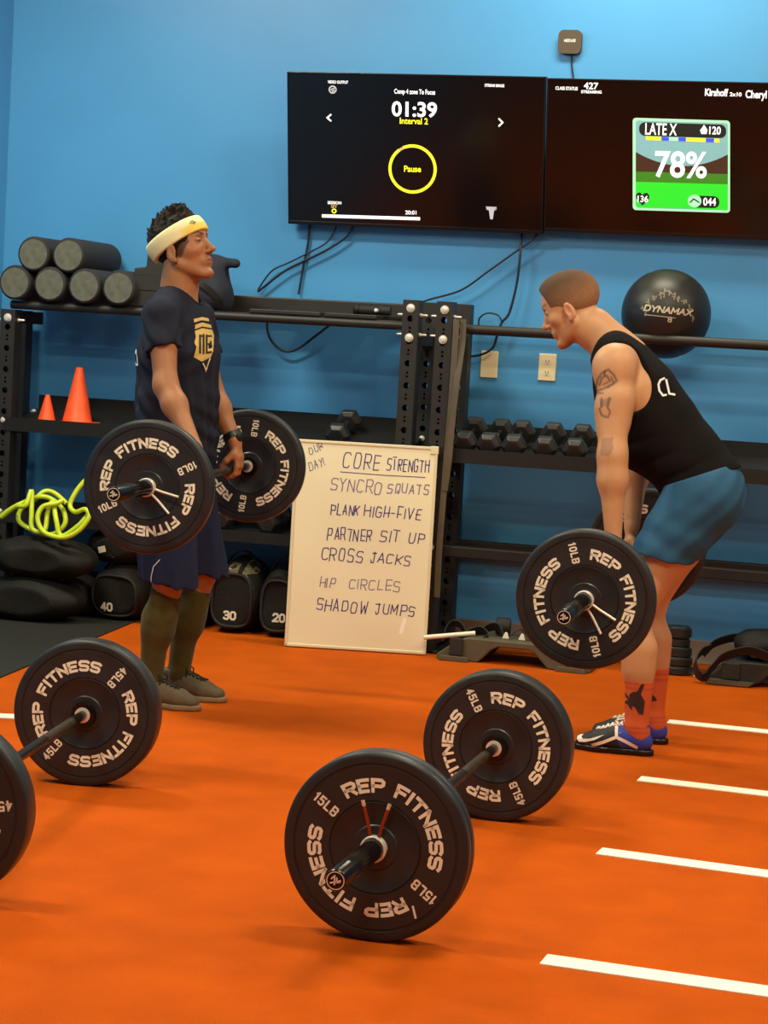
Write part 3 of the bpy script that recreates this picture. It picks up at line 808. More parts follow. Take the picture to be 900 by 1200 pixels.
def rack(name, label, x0, x1, lower_shelf, upper_beam, ends):
    root = thing(name, label, 'storage rack', ((x0+x1)/2, (RF+RB)/2, 0), 'black steel storage racks')
    for x in ends:
        low = x < -4
        for y in (RF, RB):
            u = holed_post(x-(.10 if low and y == RB else 0), y, 0.0, 1.470 if low else RT, root)
        bolts(root, x+PW/2, (1.43,) if low else (1.575, 1.44), RF); bolts(root, x+PW/2, (.935, .49), RF, r=.013)
        bolts(root, x+PW/2, (1.44, .97), RB, r=.012)
        # cross tie between front and back uprights, with side bolts
        for z in (1.435, .90, .06):
            MB().box((x+.008, RF+PW, z-.03), (x+PW-.008, RB, z+.03)).build('side_brace', 'rack_black', root, bevel=.003)
        for z in ((1.42,) if low else (1.545, 1.455)):
            for s_ in (-1, 1):
                m = MB().lathe([(0, .009), (.006, .009), (.006, .006), (.030, .005), (.034, .002)], (x+PW/2+s_*PW/2, RF+PW*.5, z), (s_, 0, 0), 12); m.build('side_bolt', 'bolt', root, smooth=40)
        MB().box((x-.02, RF-.0, 0), (x+PW+.02, RB+PW, .012)).build('foot_plate', 'rack_black', root, bevel=.002)
    a = ends[0]+PW*.5; b = x1
    # round rails on top
    MB().cyl((a, RF+PW/2, 1.494), (b, RF+PW/2, 1.494), .021, n=20).build('rail', 'rack_black', root, smooth=40)
    if upper_beam: MB().box((a, RB+.01, 1.506), (b, RB+.066, 1.600)).build('rail', 'rack_black', root, bevel=.006)
    else: MB().cyl((a, RB+PW/2, 1.494), (b, RB+PW/2, 1.494), .021, n=20).build('rail', 'rack_black', root, smooth=40)
    # sloped tray at mid height with a lip
    m = MB()
    pr = [(RF-.005, .885), (RF-.005, .950), (RF+.004, .950), (RF+.004, .902), (RB+.05, .985), (RB+.05, 1.055), (RB+.06, 1.055), (RB+.06, .972), (RF+.01, .885)]
    m.prism(pr, lambda y, z: Vector((a, y, z)), lambda y, z: Vector((b, y, z)))
    m.build('tray', 'shelf_black', root)
    if lower_shelf:
        m = MB()
        pr = [(RF-.005, .440), (RF-.005, .492), (RF+.006, .492), (RF+.006, .458), (RB+.05, .500), (RB+.05, .530), (RB+.06, .530), (RB+.06, .485), (RF+.01, .440)]
        m.prism(pr, lambda y, z: Vector((a, y, z)), lambda y, z: Vector((b, y, z))); m.build('lower_tray', 'shelf_black', root)
    else:
        MB().box((a, RF+.006, .452), (b, RF+.064, .502)).build('lower_rail', 'shelf_black', root, bevel=.005)
        MB().box((a, RB+.006, .452), (b, RB+.064, .502)).build('lower_rail', 'shelf_black', root, bevel=.005)
    return root
XL1 = -2.545; XR0 = -2.385
rack('storage_rack', 'black drilled steel rack behind the standing person, holding rollers and cones', -4.56, XL1+PW*.5, True, True, (-4.555, XL1))
rack('storage_rack', 'black drilled steel rack behind the bending person, holding dumbbells and a ball', XR0, .55, False, False, (XR0, .55))

# ================================================================== screens on the wall
TVN = Vector((0, -math.cos(.19), -math.sin(.19)))          # the way the screens face: tipped towards the floor
TVP = at(336, 172, 9.57)
def tv(name, label, pxl, pxr, py_tl, py_bl, py_tr, right_open=False):
    U = Vector((1, 0, 0)); V = U.cross(TVN).normalized(); V = V if V.z > 0 else -V
    tl = on_plane(pxl, py_tl, TVP, TVN); bl = on_plane(pxl-1.5, py_bl, TVP, TVN)
    u0 = (tl-TVP).dot(U); v1 = (tl-TVP).dot(V); v0 = (bl-TVP).dot(V); u1 = (on_plane(pxr, py_tr, TVP, TVN)-TVP).dot(U)
    if right_open: u1 = u0+(v1-v0)*1.7
    P = lambda u, v, o=0.0: TVP+U*u+V*v+TVN*o
    root = thing(name, label, 'television', P((u0+u1)/2, v0), 'screens on the blue wall')
    M4 = Matrix((U, V, TVN)).transposed().to_4x4(); M4.translation = TVP
    MB().box((u0, v0, -.045), (u1, v1, -.004), M4).build('case', 'tv_plastic', root, bevel=.004)
    e = .008
    m = MB(); m.box((u0, v0, -.004), (u0+e, v1, .002), M4); m.box((u1-e, v0, -.004), (u1, v1, .002), M4); m.box((u0, v1-e, -.004), (u1, v1, .002), M4); m.box((u0, v0, -.004), (u1, v0+.016, .002), M4)
    m.build('bezel', 'tv_plastic', root, bevel=.001)
    scr = MB().box((u0+e, v0+.016, -.004), (u1-e, v1-e, -.0008), M4).build('screen', 'tv_screen', root)
    # mount arms to the wall
    mo = MB()
    for q in (.3, .7):
        c = P(u0+(u1-u0)*q, (v0+v1)/2, -.045)
        mo.box((c.x-.02, c.y, c.z-.16), (c.x+.02, WY-.001, c.z+.10))
    mo.build('wall_mount', 'tv_plastic', root)
    def uv(px, py):
        p = on_plane(px, py, TVP, TVN)-TVP; return Vector((p.dot(U), p.dot(V)))
    return root, scr, P, uv
def ui_text(scr, P, uv, txt, px0, px1, pyb, h, bold, m, name='screen_text', lift=.0006):
    """words between two pixel columns on a base line pyb, h pixels tall"""
    a = uv(px0, pyb); b = uv(px1, pyb+(px1-px0)*.028); t = uv(px0, pyb-h)
    H = (t-a).length; vs, fs = font_mesh(txt, bold)
    x0 = min(v[0] for v in vs); x1 = max(v[0] for v in vs); y0 = 0; y1 = max(v[1] for v in vs)
    dU = (b-a).normalized(); dV = Vector((-dU.y, dU.x)); k = (b-a).length/(x1-x0)
    q = MB(); out = []
    for v in vs:
        p = a+dU*(v[0]-x0)*k+dV*(v[1]/y1)*H; out.append(P(p.x, p.y, lift))
    q.add(out, fs); return q.build(name, m, scr)
def ui_poly(scr, P, uv, pts, m, name, lift=.0003):
    q = MB(); pl = [uv(*p) for p in pts]
    polys_mb(q, [[(p.x, p.y) for p in pl]], lambda x, y: P(x, y, lift)); return q.build(name, m, scr)
def ui_line(scr, P, uv, lines, wd, m, name, lift=.0005):
    q = MB()
    strokes_mb(q, [[tuple(uv(*p)) for p in l] for l in lines], wd, lambda x, y: P(x, y, lift)); return q.build(name, m, scr)
def rrect(x0, y0, x1, y1, r, n=6, sx=0.03):
    out = []
    for cx, cy, a0 in ((x1-r, y0+r, -90), (x1-r, y1-r, 0), (x0+r, y1-r, 90), (x0+r, y0+r, 180)):
        for i in range(n+1):
            a = math.radians(a0+90*i/n); X = cx+r*math.cos(a); Y = cy+r*math.sin(a); out.append((X, Y+(X-x0)*sx))
    return out
r1, s1, P1, uv1 = tv('television', 'left wall screen with a yellow ring and 01:39 timer', 336.5, 640, 84, 262, 91.5)
def T1(*a, **k): return ui_text(s1, P1, uv1, *a, **k)
T1('01:39', 459, 512, 135.5, 17, .025, 'ui_white')
T1('Interval 2', 468.5, 501.5, 144.8, 7.2, .02, 'ui_yellow')
T1('Comp 4 zone To Focus', 462, 510, 109.5, 5.6, .02, 'ui_white')
T1('VIDEO OUTPUT', 384, 408, 97.5, 3.4, .02, 'ui_white'); T1('STREAM IMAGE', 568, 591, 101.5, 3.4, .02, 'ui_white')
T1('Pause', 473.5, 493.5, 201, 7, .025, 'ui_yellow')
T1('SESSION', 384, 400, 239.0, 3.4, .02, 'ui_white'); T1('SET', 388, 395, 243.5, 3.2, .02, 'ui_gold')
T1('20:01', 475, 488, 251.0, 4.5, .02, 'ui_white'); T1('ROUND', 570, 582, 246.0, 3.6, .02, 'ui_dim')
cx, cy, rx, ry = 483.5, 198, 26.5, 27
ringp = [(cx+rx*math.cos(a), cy+ry*math.sin(a)+(rx*math.cos(a))*.02) for a in np.linspace(-math.pi*.62, math.pi*1.28, 70)]
ui_line(s1, P1, uv1, [ringp], .0145, 'ui_yellow', 'timer_ring')
ringp = [(cx+rx*math.cos(a), cy+ry*math.sin(a)) for a in np.linspace(math.pi*1.28, math.pi*1.38, 8)]
ui_line(s1, P1, uv1, [ringp], .0125, 'ui_gold', 'timer_ring')
ui_line(s1, P1, uv1, [[(387.5, 134.5), (383.5, 138), (387.5, 141.5)], [(585, 139.5), (589, 143.5), (585, 147.5)]], .0075, 'ui_white', 'arrow')
c_ = [(389.8+4*math.cos(a), 105+4*math.sin(a)) for a in np.linspace(0, 6.283, 20)]
ui_line(s1, P1, uv1, [c_, [(388, 105), (391.5, 103.5)], [(389.5, 107), (391.5, 106)]], .0062, 'ui_dim', 'icon')
ui_line(s1, P1, uv1, [[(379, 253.0), (490.5, 256.3)]], .0150, 'ui_white', 'progress_bar')
ui_poly(s1, P1, uv1, [(569, 242), (582, 242.5), (579, 247), (577.5, 257), (574.5, 257), (573, 247)], 'ui_dim', 'icon')
c_ = [(391.5+2.2*math.cos(a), 247.3+2.2*math.sin(a)) for a in np.linspace(0, 6.283, 14)]
ui_line(s1, P1, uv1, [c_], .006, 'ui_yellow', 'icon')

r2, s2, P2, uv2 = tv('television', 'right wall screen showing a green 78% tile', 641.5, 960, 91.7, 270.8, 97, right_open=True)
def T2(*a, **k): return ui_text(s2, P2, uv2, *a, **k)
T2('CLASS STATUS', 651, 677, 105, 3.8, .02, 'ui_white'); T2('427', 684, 701, 104.0, 7.5, .02, 'ui_white'); T2('STREAMING', 681, 705, 109.0, 3.4, .02, 'ui_white')
T2('Kirshoff', 826, 853, 112.0, 8.5, .025, 'ui_white'); T2('2x10', 855, 869, 112.5, 4.5, .025, 'ui_white'); T2('Cheryl N', 873.5, 908, 114.5, 9, .025, 'ui_white')
ui_poly(s2, P2, uv2, rrect(741.5, 138, 855.5, 246, 4), 'ui_mint', 'tile', .0002)
ui_poly(s2, P2, uv2, rrect(745, 141, 853, 243.5, 3), 'ui_sky', 'tile', .0004)
arc = [(745+108*t, 178+3*t+15*(1-(2*t-1)**2)) for t in np.linspace(0, 1, 17)]
ui_poly(s2, P2, uv2, arc+[(853, 217), (745, 214)], 'ui_maroon', 'tile_band', .0006)
ui_poly(s2, P2, uv2, [(745, 201), (853, 204), (853, 218), (745, 215)], 'ui_moss', 'tile_band', .0007)
ui_poly(s2, P2, uv2, [(745, 213), (853, 216), (853, 246), (747, 242.5), (745, 241)], 'ui_green', 'tile_band', .0008)
ui_poly(s2, P2, uv2, rrect(749, 143, 851, 159, 7), 'ui_dark', 'tile_header', .0009)
for i, (x0, x1, m_) in enumerate(((757, 775, 'ui_yellow'), (775, 784, 'ui_blue'), (784, 795, 'ui_mint'), (795, 804, 'ui_blue'), (804, 827, 'ui_yellow'), (827, 837, 'ui_blue'), (837, 843, 'ui_yellow'))):
    ui_poly(s2, P2, uv2, [(x0, 159.6+(x0-757)*.035), (x1, 159.6+(x1-757)*.035), (x1, 164+(x1-757)*.035), (x0, 164+(x0-757)*.035)], m_, 'zone_bar', .0011)
T2('LATE X', 756, 793, 157.5, 13.5, .012, 'ui_white', lift=.0014)
T2('120', 831, 844.5, 157, 9, .02, 'ui_white', lift=.0014)
ui_poly(s2, P2, uv2, [(825, 146), (829, 152), (828, 157), (822, 157), (820.5, 152.5), (823, 149.5)], 'ui_white', 'flame_icon', .0014)
T2('78%', 767, 828, 206.5, 30, .018, 'ui_white', lift=.0014)
hp = [(753, 241), (745.5, 232.5), (745, 228.5), (748, 225.5), (751, 226), (753, 228.5), (755, 226.3), (758.5, 226), (761, 229), (760.5, 233)]
ui_poly(s2, P2, uv2, hp, 'ui_dark', 'heart_icon', .0013); T2('136', 747, 759.5, 236.5, 7.5, .02, 'ui_white', lift=.0015)
ui_poly(s2, P2, uv2, rrect(808, 229, 843, 243, 6.5), 'ui_dark', 'tile_badge', .0010)
c_ = [(814+8*math.cos(a), 235.5+7.5*math.sin(a)) for a in np.linspace(0, 6.28, 20)][:-1]
ui_poly(s2, P2, uv2, c_, 'ui_mint', 'badge_icon', .0012); ui_line(s2, P2, uv2, [[(809, 237), (813, 233), (819, 237)]], .006, 'ui_dark', 'badge_icon', .0014)
T2('044', 824, 839, 240.5, 9, .02, 'ui_white', lift=.0015)

# ================================================================== small things on the wall
c = at(669, 50, WY); root = thing('wireless_router', 'small dark rounded router fixed to the wall above the screens', 'router', (c.x, WY, c.z))
hw = .055
m = MB(); m.prism([(p[0], p[1]) for p in rrect(-hw, -hw, hw, hw, .026, 8, 0)], lambda u, v: Vector((c.x+u, WY-.030, c.z+v)), lambda u, v: Vector((c.x+u, WY-.001, c.z+v)))
m.build('body', 'router', root, bevel=.008, seg=3, smooth=50)
t = MB(); st, W = text_strokes('MERAKI', .011, .6, .3); strokes_mb(t, st, .003, lambda u, v: Vector((c.x-W/2+u, WY-.0306, c.z+v))); t.build('lettering', 'print_white', root)
def cable(label, pts, r=.006, n=8):
    P = [at(px, py, y) for px, py, y in pts]; P = spline(P, n)
    o = MB().tube(P, r, 8).build('cable', 'cable', None, loc=P[0], smooth=60)
    tag(o, label, 'cable', 'cables below the screens'); return o
yw = WY-.008
cable('short thin cable from the router down behind the right screen', [(669.5, 62, yw-0.000), (670, 75, yw-0.000), (672, 92, yw-0.000)], .004)
cable('straight dark cable hanging from the left screen down behind the rack beam', [(363, 258, 9.700), (361, 285, yw-0.009), (355, 315, yw-0.009), (350, 345, yw-0.009)])
cable('thin slack cable rising from the rack beam to the left screen', [(397, 258, 9.700), (385, 282, yw-0.018), (362, 296, yw-0.018), (338, 308, yw-0.018), (318, 318, yw-0.018), (302, 340, yw-0.018)], .004)
cable('dark cable sweeping from the left screen to the rack beam', [(416, 260, 9.700), (408, 275, yw-0.027), (388, 290, yw-0.027), (358, 305, yw-0.027), (333, 318, yw-0.027), (302, 342, yw-0.027)])
cable('loop of cable drooping under the left rack rail', [(313, 372, yw-0.036), (314, 390, yw-0.036), (321, 403, yw-0.036), (335, 412, yw-0.036), (350, 408, yw-0.036), (368, 395, yw-0.036), (390, 378, yw-0.036)])
cable('dark cable from between the screens down to the top of the racks', [(632, 268, 9.700), (625, 280, yw-0.045), (600, 298, yw-0.045), (572, 318, yw-0.045), (540, 340, yw-0.045), (500, 352, yw-0.045), (478, 362, yw-0.045)], .005)
cable('cable dropping from the right screen and looping beside the blank wall plate', [(612, 268, 9.700), (610, 295, yw-0.054), (606, 330, yw-0.054), (597, 366, yw-0.054), (588, 378, yw-0.054), (583, 392, yw-0.054), (577, 408, yw-0.054), (562, 416, yw-0.054), (545, 416, yw-0.054), (520, 402, yw-0.054)], .006)
cable('curl of thin cable over the right rack rail by the blank wall plate', [(588, 376, yw-.062), (583, 369, yw-.062), (571, 367, yw-.062), (562, 373, yw-.062), (561, 384, yw-.062)], .004)
for px, py, lab, outlet in ((573.5, 427, 'blank ivory wall plate left of the power outlet', False), (641.5, 430.5, 'ivory power outlet with two sockets in front of the face of the bending person', True)):
    c = at(px, py, WY); root = thing('wall_plate' if not outlet else 'power_outlet', lab, 'wall plate' if not outlet else 'outlet', (c.x, WY, c.z))
    MB().box((c.x-.042, WY-.007, c.z-.064), (c.x+.042, WY-.0005, c.z+.064)).build('cover', 'plate_ivory', root, bevel=.004)
    if outlet:
        for dz in (-.026, .026):
            m = MB(); m.prism([(.017*math.cos(a), max(-.0125, min(.0125, .017*math.sin(a)))) for a in np.linspace(0, 6.283, 25)[:-1]], lambda u, v: Vector((c.x+u, WY-.0085, c.z+dz+v)), lambda u, v: Vector((c.x+u, WY-.006, c.z+dz+v)))
            so = m.build('socket', 'plate_ivory', root)
            s_ = MB()
            for dx in (-.0065, .0065): s_.box((c.x+dx-.0018, WY-.0088, c.z+dz-.003), (c.x+dx+.0018, WY-.0083, c.z+dz+.008))
            s_.lathe([(0, .003), (.0005, .003)], (c.x, WY-.0088, c.z+dz-.008), (0, 1, 0), 10); s_.build('slot', 'slot_dark', so)
    else:
        for dz in (-.042, .042): MB().lathe([(0, .0035), (.001, .0035)], (c.x, WY-.008, c.z+dz), (0, 1, 0), 10).build('screw', 'bolt', root)

# ================================================================== on the racks
random.seed(4)
YR0 = RF-.025                                # front ends of the rollers
def roller(label, px, py):
    c = at(px, py, YR0); r = .0835; Lr = .46
    root = thing('foam_roller', label, 'foam roller', (c.x, YR0+Lr/2, c.z-r), 'foam rollers stacked on the top rail')
    m = MB(); m.lathe([(.0, r-.012), (.002, r-.004), (.010, r), (Lr-.010, r), (Lr-.002, r-.004), (Lr, r-.012)], (c.x, YR0, c.z), (0, 1, 0), 48, caps=False)
    m.build('sleeve', 'roller_black', root, smooth=50)
    m = MB(); m.lathe([(0.001, 0), (0.001, r-.0115), (Lr-.001, r-.0115), (Lr-.001, 0)], (c.x, YR0, c.z), (0, 1, 0), 48, caps=False)
    m.build('core', 'roller_end', root, smooth=30)
    return root
R0 = 1.516+.0835                               # lowest row rests on the rails
def zpx(px, z):
    """pixel row where height z lies at column px on the rollers' front plane"""
    lo, hi = 200, 450
    for _ in range(30):
        md = (lo+hi)/2
        if at(px, md, YR0).z > z: lo = md
        else: hi = md
    return lo
bx = [17, 58, 98.5, 138.5]
labs = ['lowest row of black foam rollers, first from the left wall', 'lowest row of black foam rollers, second from the left wall', 'lowest row of black foam rollers, third from the left wall', 'black foam roller at the right end of the lowest row']
xs_ = []
for px, l in zip(bx, labs):
    roller(l, px, zpx(px, R0)); xs_.append(at(px, zpx(px, R0), YR0).x)
for i, l in ((0, 'upper black foam roller resting on the first two of the lower row'), (1, 'upper black foam roller beside the other one on top of the pile, nearer the headband')):
    x = (xs_[i]+xs_[i+1])/2+(0 if i == 0 else .0); dx = (xs_[i+1]-xs_[i])/2
    z = R0+math.sqrt(max((2*.0838)**2-dx*dx, .01)); c = Vector((x, YR0, z))
    # find its pixel
    d = c-EYE; zc = d.dot(CF); px = 450+FPX*d.dot(CR)/zc; py = 600-FPX*d.dot(CU)/zc
    roller(l, px, py)

# black step risers and navy bag behind the standing person, on the rails
c = at(195, 345, RF+.08); root = thing('step_riser', 'black ribbed plastic step risers stacked on the rail behind the head in the headband', 'step riser', (c.x, RF+.2, 1.516))
zz = 1.516
for k, (w0, w1, h) in enumerate(((.168, .163, .075), (.164, .155, .075), (.15, .09, .10))):
    m = MB(); x = c.x
    m.prism([(-w0, 0), (w0, 0), (w0, h*.32), (w1, h*.40), (w1*.96, h), (-w1*.96, h), (-w1, h*.40), (-w0, h*.32)], lambda u, v: Vector((x+u, RF+.03, zz+v)), lambda u, v: Vector((x+u, RF+.36, zz+v)))
    m.build('riser', 'platform_dark', root, bevel=.006); zz += h
def clothy(name, fl, m, parent, amp=.004, n=1, seed=0):
    X, Y, Z = fl.grid((slice(None),)*3)
    r = random.Random(seed); acc = 0
    for _ in range(5):
        a = [r.uniform(-1, 1) for _ in range(3)]; s_ = r.uniform(14, 46)
        acc = acc+np.sin((X*a[0]+Y*a[1]+Z*a[2])*s_+r.uniform(0, 6))
    fl.d += (acc*amp/2.2).astype(np.float32)
    V, F = fl.mesh(); V = relax(V, F, n)
    return field_mesh(name, V, F, m, parent), V, F
c = at(252, 345, RF+.1); root = thing('backpack', 'dark navy bag slumped on the top rail behind the face of the standing person', 'bag', (c.x, RF+.15, 1.516))
fl = Field(rng(c.x-.2, c.x+.22, .008), rng(RF-.05, RF+.38, .008), rng(1.50, 1.86, .008))
b0 = Vector((c.x-.02, RF+.15, 1.60))
fl.op(ellipsoid((b0.x, b0.y, 1.59), (.09, .13, .10)), .02); fl.op(ellipsoid((b0.x-.01, b0.y, 1.70), (.07, .10, .08)), .05)
fl.op(capsule((b0.x-.04, b0.y, 1.755), (b0.x+.105, b0.y-.02, 1.745), .03, .022), .03); fl.plane((0, 0, 1.518), (0, 0, -1))
clothy('pouch', fl, 'gear_navy', root, .005, 1, 3)
MB().strap(spline([(b0.x-.05, b0.y-.13, 1.66), (b0.x, b0.y-.15, 1.63), (b0.x+.06, b0.y-.13, 1.58), (b0.x+.07, b0.y-.10, 1.535)], 6), .03, .004, (1, 0, .6)).build('strap', 'webbing', root)
# flat black trays and a small tube lying on the left rails
def at_x(px, py, y): return at(px, py, y)
for (p0, p1, lab) in ((292, 376, 'flat black slat lying across the left rack rails'), (380, 442, 'second flat black slat, lying across the rails nearer the drilled posts')):
    a = at(p0, 385, RF+.05); b = at(p1, 388, RF+.05)
    root = thing('flat_slat', lab, 'slat', ((a.x+b.x)/2, RF+.17, 1.516), 'slats on the left rack')
    MB().prism([(0, 0), (b.x-a.x, 0), (b.x-a.x, .018), (.01, .018)], lambda u, v: Vector((a.x+u, RF+.02, 1.5165+v)), lambda u, v: Vector((a.x+u+.09, RB+.005, 1.5175+v)))\
        .build('board', 'rack_black', root, bevel=.003)
a = at(436, 366, RF+.1)
root = thing('hand_pump', 'small black tube with a clear knob lying on the rails beside the drilled posts', 'tube', (a.x, RF+.15, 1.535))
MB().cyl((a.x-.06, RF+.10, 1.557), (a.x+.09, RF+.10, 1.557), .020, n=16).build('barrel', 'webbing', root, smooth=40)
MB().lathe([(0, .024), (.02, .026), (.028, .02), (.03, 0)], (a.x-.06, RF+.10, 1.557), (-1, 0, 0), 16).build('end_cap', 'shelf_black', root, smooth=40)
MB().lathe([(0, .008), (.02, .009), (.024, .004)], (a.x+.03, RF+.078, 1.557), (0, -1, 0), 12).build('knob', 'bolt', root, smooth=40)

# traffic cones on the left tray
def tray_z(y): return .902+(y-RF)/(RB+.05-RF)*(.985-.902)
def cone(label, px, pyb, H, rb, base, rot=.1, ysh=.13):
    y = RF+ysh; c = at(px, pyb, y); z = tray_z(y)+.011
    root = thing('traffic_cone', label, 'cone', (c.x, y, z), 'orange cones on the left tray')
    M4 = Matrix.Translation((c.x, y, z)) @ Matrix.Rotation(rot, 4, 'Z')
    m = MB(); m.box((-base, -base, 0), (base, base, .010), M4); m.build('base', 'cone_orange', root, bevel=.004)
    m = MB(); m.lathe([(0, rb), (.004, rb*.97), (H*.9, rb*.30), (H*.985, rb*.24), (H, rb*.14), (H, .0)], (c.x, y, z+.009), (0, 0, 1), 40, caps=False); m.build('cone', 'cone_orange', root, smooth=40)
cone('small orange cone left of the taller cone on the tray', 54, 506, .130, .045, .062, .2, .075)
cone('tall scuffed orange cone on the left tray', 90, 506, .265, .074, .090, .1, .105)

# hex dumbbells
def dumbbell(label, group, c, rot, HR=.061, HL=.070, G_=.150):
    """c = its middle; lies along its own y"""
    root = thing('dumbbell', label, 'dumbbell', c, group); c = Vector(c)
    for s_ in (-1, 1):
        m = MB(); ys = s_*(G_/2)
        m.lathe([(0, HR*.62), (.010, HR*.98), (.016, HR), (HL-.020, HR), (HL, HR*.66), (HL, 0)], (c.x, c.y+ys, c.z), (0, s_, 0), 6)
        h = m.build('head', 'hex_rubber', root, bevel=.004)
        m = MB(); m.lathe([(0, .024), (.0012, .024), (.0012, 0)], (c.x, c.y+ys+s_*HL, c.z), (0, s_, 0), 24); m.build('weight_disc', 'rubber_ring', h, smooth=30)
    MB().lathe([(-.06, .0155), (-.045, .0135), (-.02, .0165), (0, .0175), (.02, .0165), (.045, .0135), (.06, .0155)], c, (0, 1, 0), 18).build('handle', 'chrome', root, smooth=50)
    root.rotation_euler = rot
    return root
tilt = math.atan2(.083, RB+.05-RF)+.07
ord_ = ['first', 'second', 'third', 'fourth', 'fifth']
spots = [(551, .02), (581, -.05), (607.5, .04), (644, .03), (679, .03)]
d0 = None
for i, (px, rz) in enumerate(spots):
    y = RF+.165; cx = at(px, 512, y).x; z = tray_z(y)+.069
    lab = ord_[i]+' hex dumbbell from the drilled posts on the right tray'+(', half behind the tattooed arm' if i == 4 else '')
    if d0 is None: d0 = dumbbell(lab, 'hex dumbbells on the right tray', (cx, y, z), (tilt, 0, rz))
    else:
        q = dup(d0, (cx, y, z), lab); q.rotation_euler = (tilt, 0, rz)
y = RF+.12; q = dup(d0, (at(397, 497, y).x, RF+.20, tray_z(RF+.20)+.055), 'lone hex dumbbell on the left tray above the whiteboard', 'hex dumbbells on the left rack'); q.rotation_euler = (tilt, 0, .05)
for px, lab in ((268, 'hex dumbbell on the low tray below the barbell hand'), (322, 'hex dumbbell on the low tray beside the left edge of the whiteboard')):
    y = RF+.17; q = dup(d0, (at(px, 610, y).x, y, .475+.072), lab, 'hex dumbbells on the left rack'); q.rotation_euler = (.1, 0, .06)

# medicine ball cradled between the rails
bc = Vector((at(780.5, 369, RF+.205).x, RF+.205, 1.612)); br = .201
root = thing('medicine_ball', 'big black medicine ball resting between the right rack rails', 'ball', (bc.x, bc.y, bc.z-br))
bm = bmesh.new(); bmesh.ops.create_icosphere(bm, subdivisions=5, radius=br)
for v in bm.verts:
    n = v.co.normalized(); g = min(abs(math.sin(3*math.atan2(n.z, n.x)+.35)), 1.0)
    v.co = n*(br-.0042*max(0, 1-g/.07)*(1 if abs(n.y) < .93 else 0))+bc
me = bpy.data.meshes.new('ball'); bm.to_mesh(me); bm.free(); me.polygons.foreach_set('use_smooth', [True]*len(me.polygons)); me.materials.append(MT['ball_black'])
bvh = BVHTree.FromPolygons([tuple(v.co) for v in me.vertices], [tuple(p.vertices) for p in me.polygons])
ball = link_mesh('shell', me, root)
def on_ball(px, py):
    d = ray(px, py).normalized(); h, n, i, t = bvh.ray_cast(EYE, d); return h if h is not None else at(px, py, bc.y-br)
D = (bc-EYE).normalized(); Ux = D.cross(Vector((0, 0, 1))).normalized(); Uz = Ux.cross(D)
def bfn(off): return projector(bvh, bc-D*.4, Ux, Uz, D, off)
def ball_text(txt, px, py, wpx, h, wd, m, arch=0.0, slant=0.0, name='lettering', skew=.06):
    p = on_ball(px, py)-(bc-D*.4); u0 = p.dot(Ux); v0 = p.dot(Uz); Wm = wpx*.00387
    st, W = text_strokes(txt, h, .8, .26, slant); k = Wm/W; f_ = bfn(.0012)
    mb = MB(); strokes_mb(mb, [[(q[0]*k, q[1]) for q in s_] for s_ in st], wd, lambda u, v: f_(u0+u, v0+v-skew*u+arch*(1-((u-Wm/2)/(Wm/2))**2)), .01)
    return mb.build(name, m, ball)
ball_text('DYNAMAX', 755, 363.5, 53, .023, .0062, 'ball_print', slant=.25)
ball_text('8', 783, 377, 3.5, .020, .0045, 'ball_print')
mb = MB(); f_ = bfn(.0012); rr = random.Random(8)
p = on_ball(785, 346)-(bc-D*.4)
for k in range(11):
    a = (k-5)*.0215; 
    for j in range(2):
        u = p.dot(Ux)+a+rr.uniform(-.006, .006); v = p.dot(Uz)-.9*a*a*9+rr.uniform(-.012, .016)-.05*a
        strokes_mb(mb, [[(u, v), (u+rr.uniform(-.008, .008), v+rr.uniform(.008, .022)), (u+rr.uniform(-.012, .012), v+rr.uniform(.004, .02))]], .006, f_, .01)
mb.build('worn_print', 'ball_scuff', ball)
strokes = MB(); p = on_ball(757, 366)-(bc-D*.4); u0, v0 = p.dot(Ux), p.dot(Uz)
strokes_mb(strokes, [[(u0-.004, v0-.010), (u0+.06, v0-.0135), (u0+.13, v0-.018)]], .003, bfn(.0012), .01); strokes.build('underline', 'ball_print', ball)

# grey resistance bands looped over the right rack's first post
def band(label, pts, m='band_grey', wdt=.028, th=.005, wd=(1, 0, 0)):
    P = spline(pts, 8); o = MB().strap(P, wdt, th, wd).build('resistance_band', m, None, loc=P[0]); return tag(o, label, 'exercise band', 'grey bands on the drilled post')
bx0 = XR0+PW+.004
def P_(px, py, y): 
    q = at(px, py, y); return (q.x, q.y, q.z)
band('grey exercise band hung over the post bolts, longer of the two', [P_(535, 374, RF-.02), P_(533, 410, RF-.022), P_(529, 470, RF-.024), P_(524, 530, RF-.024), P_(519, 590, RF-.024), P_(515, 640, RF-.022), P_(512, 700, RF-.02)])
band('grey exercise band hung over the post bolts, shorter and twisted', [P_(543, 374, RF-.005), P_(541.5, 405, RF-.008), P_(535, 450, RF-.03), P_(529.5, 500, RF-.036), P_(526, 540, RF-.036), P_(521, 575, RF-.03)])

# ================================================================== the whiteboard
bl = on_floor(333, 758); br_ = on_floor(499, 768.5)
U = (br_-bl); U.z = 0; Wb = U.length; U.normalize(); N = Vector((U.y, -U.x, 0))            # faces the camera
lean = math.radians(2.3)
V = Vector((0, 0, 1))*math.cos(lean)-N*math.sin(lean); Nn = U.cross(V).normalized(); Nn = Nn if Nn.y < 0 else -Nn
tl = on_plane(343, 515, bl, Nn); Hb = (tl-bl).dot(V)
root = thing('whiteboard', 'handwritten workout whiteboard leaning on the left rack', 'whiteboard', bl+U*Wb/2)
def B(u, v, o=0.0): return bl+U*u+V*v+Nn*o+Vector((0, 0, .004))
M4 = Matrix((U, V, Nn)).transposed().to_4x4(); M4.translation = bl+Vector((0, 0, .004))
pnl = MB().box((.004, .004, -.016), (Wb-.004, Hb-.004, -.004), M4).build('panel', 'board_white', root)
e = .014
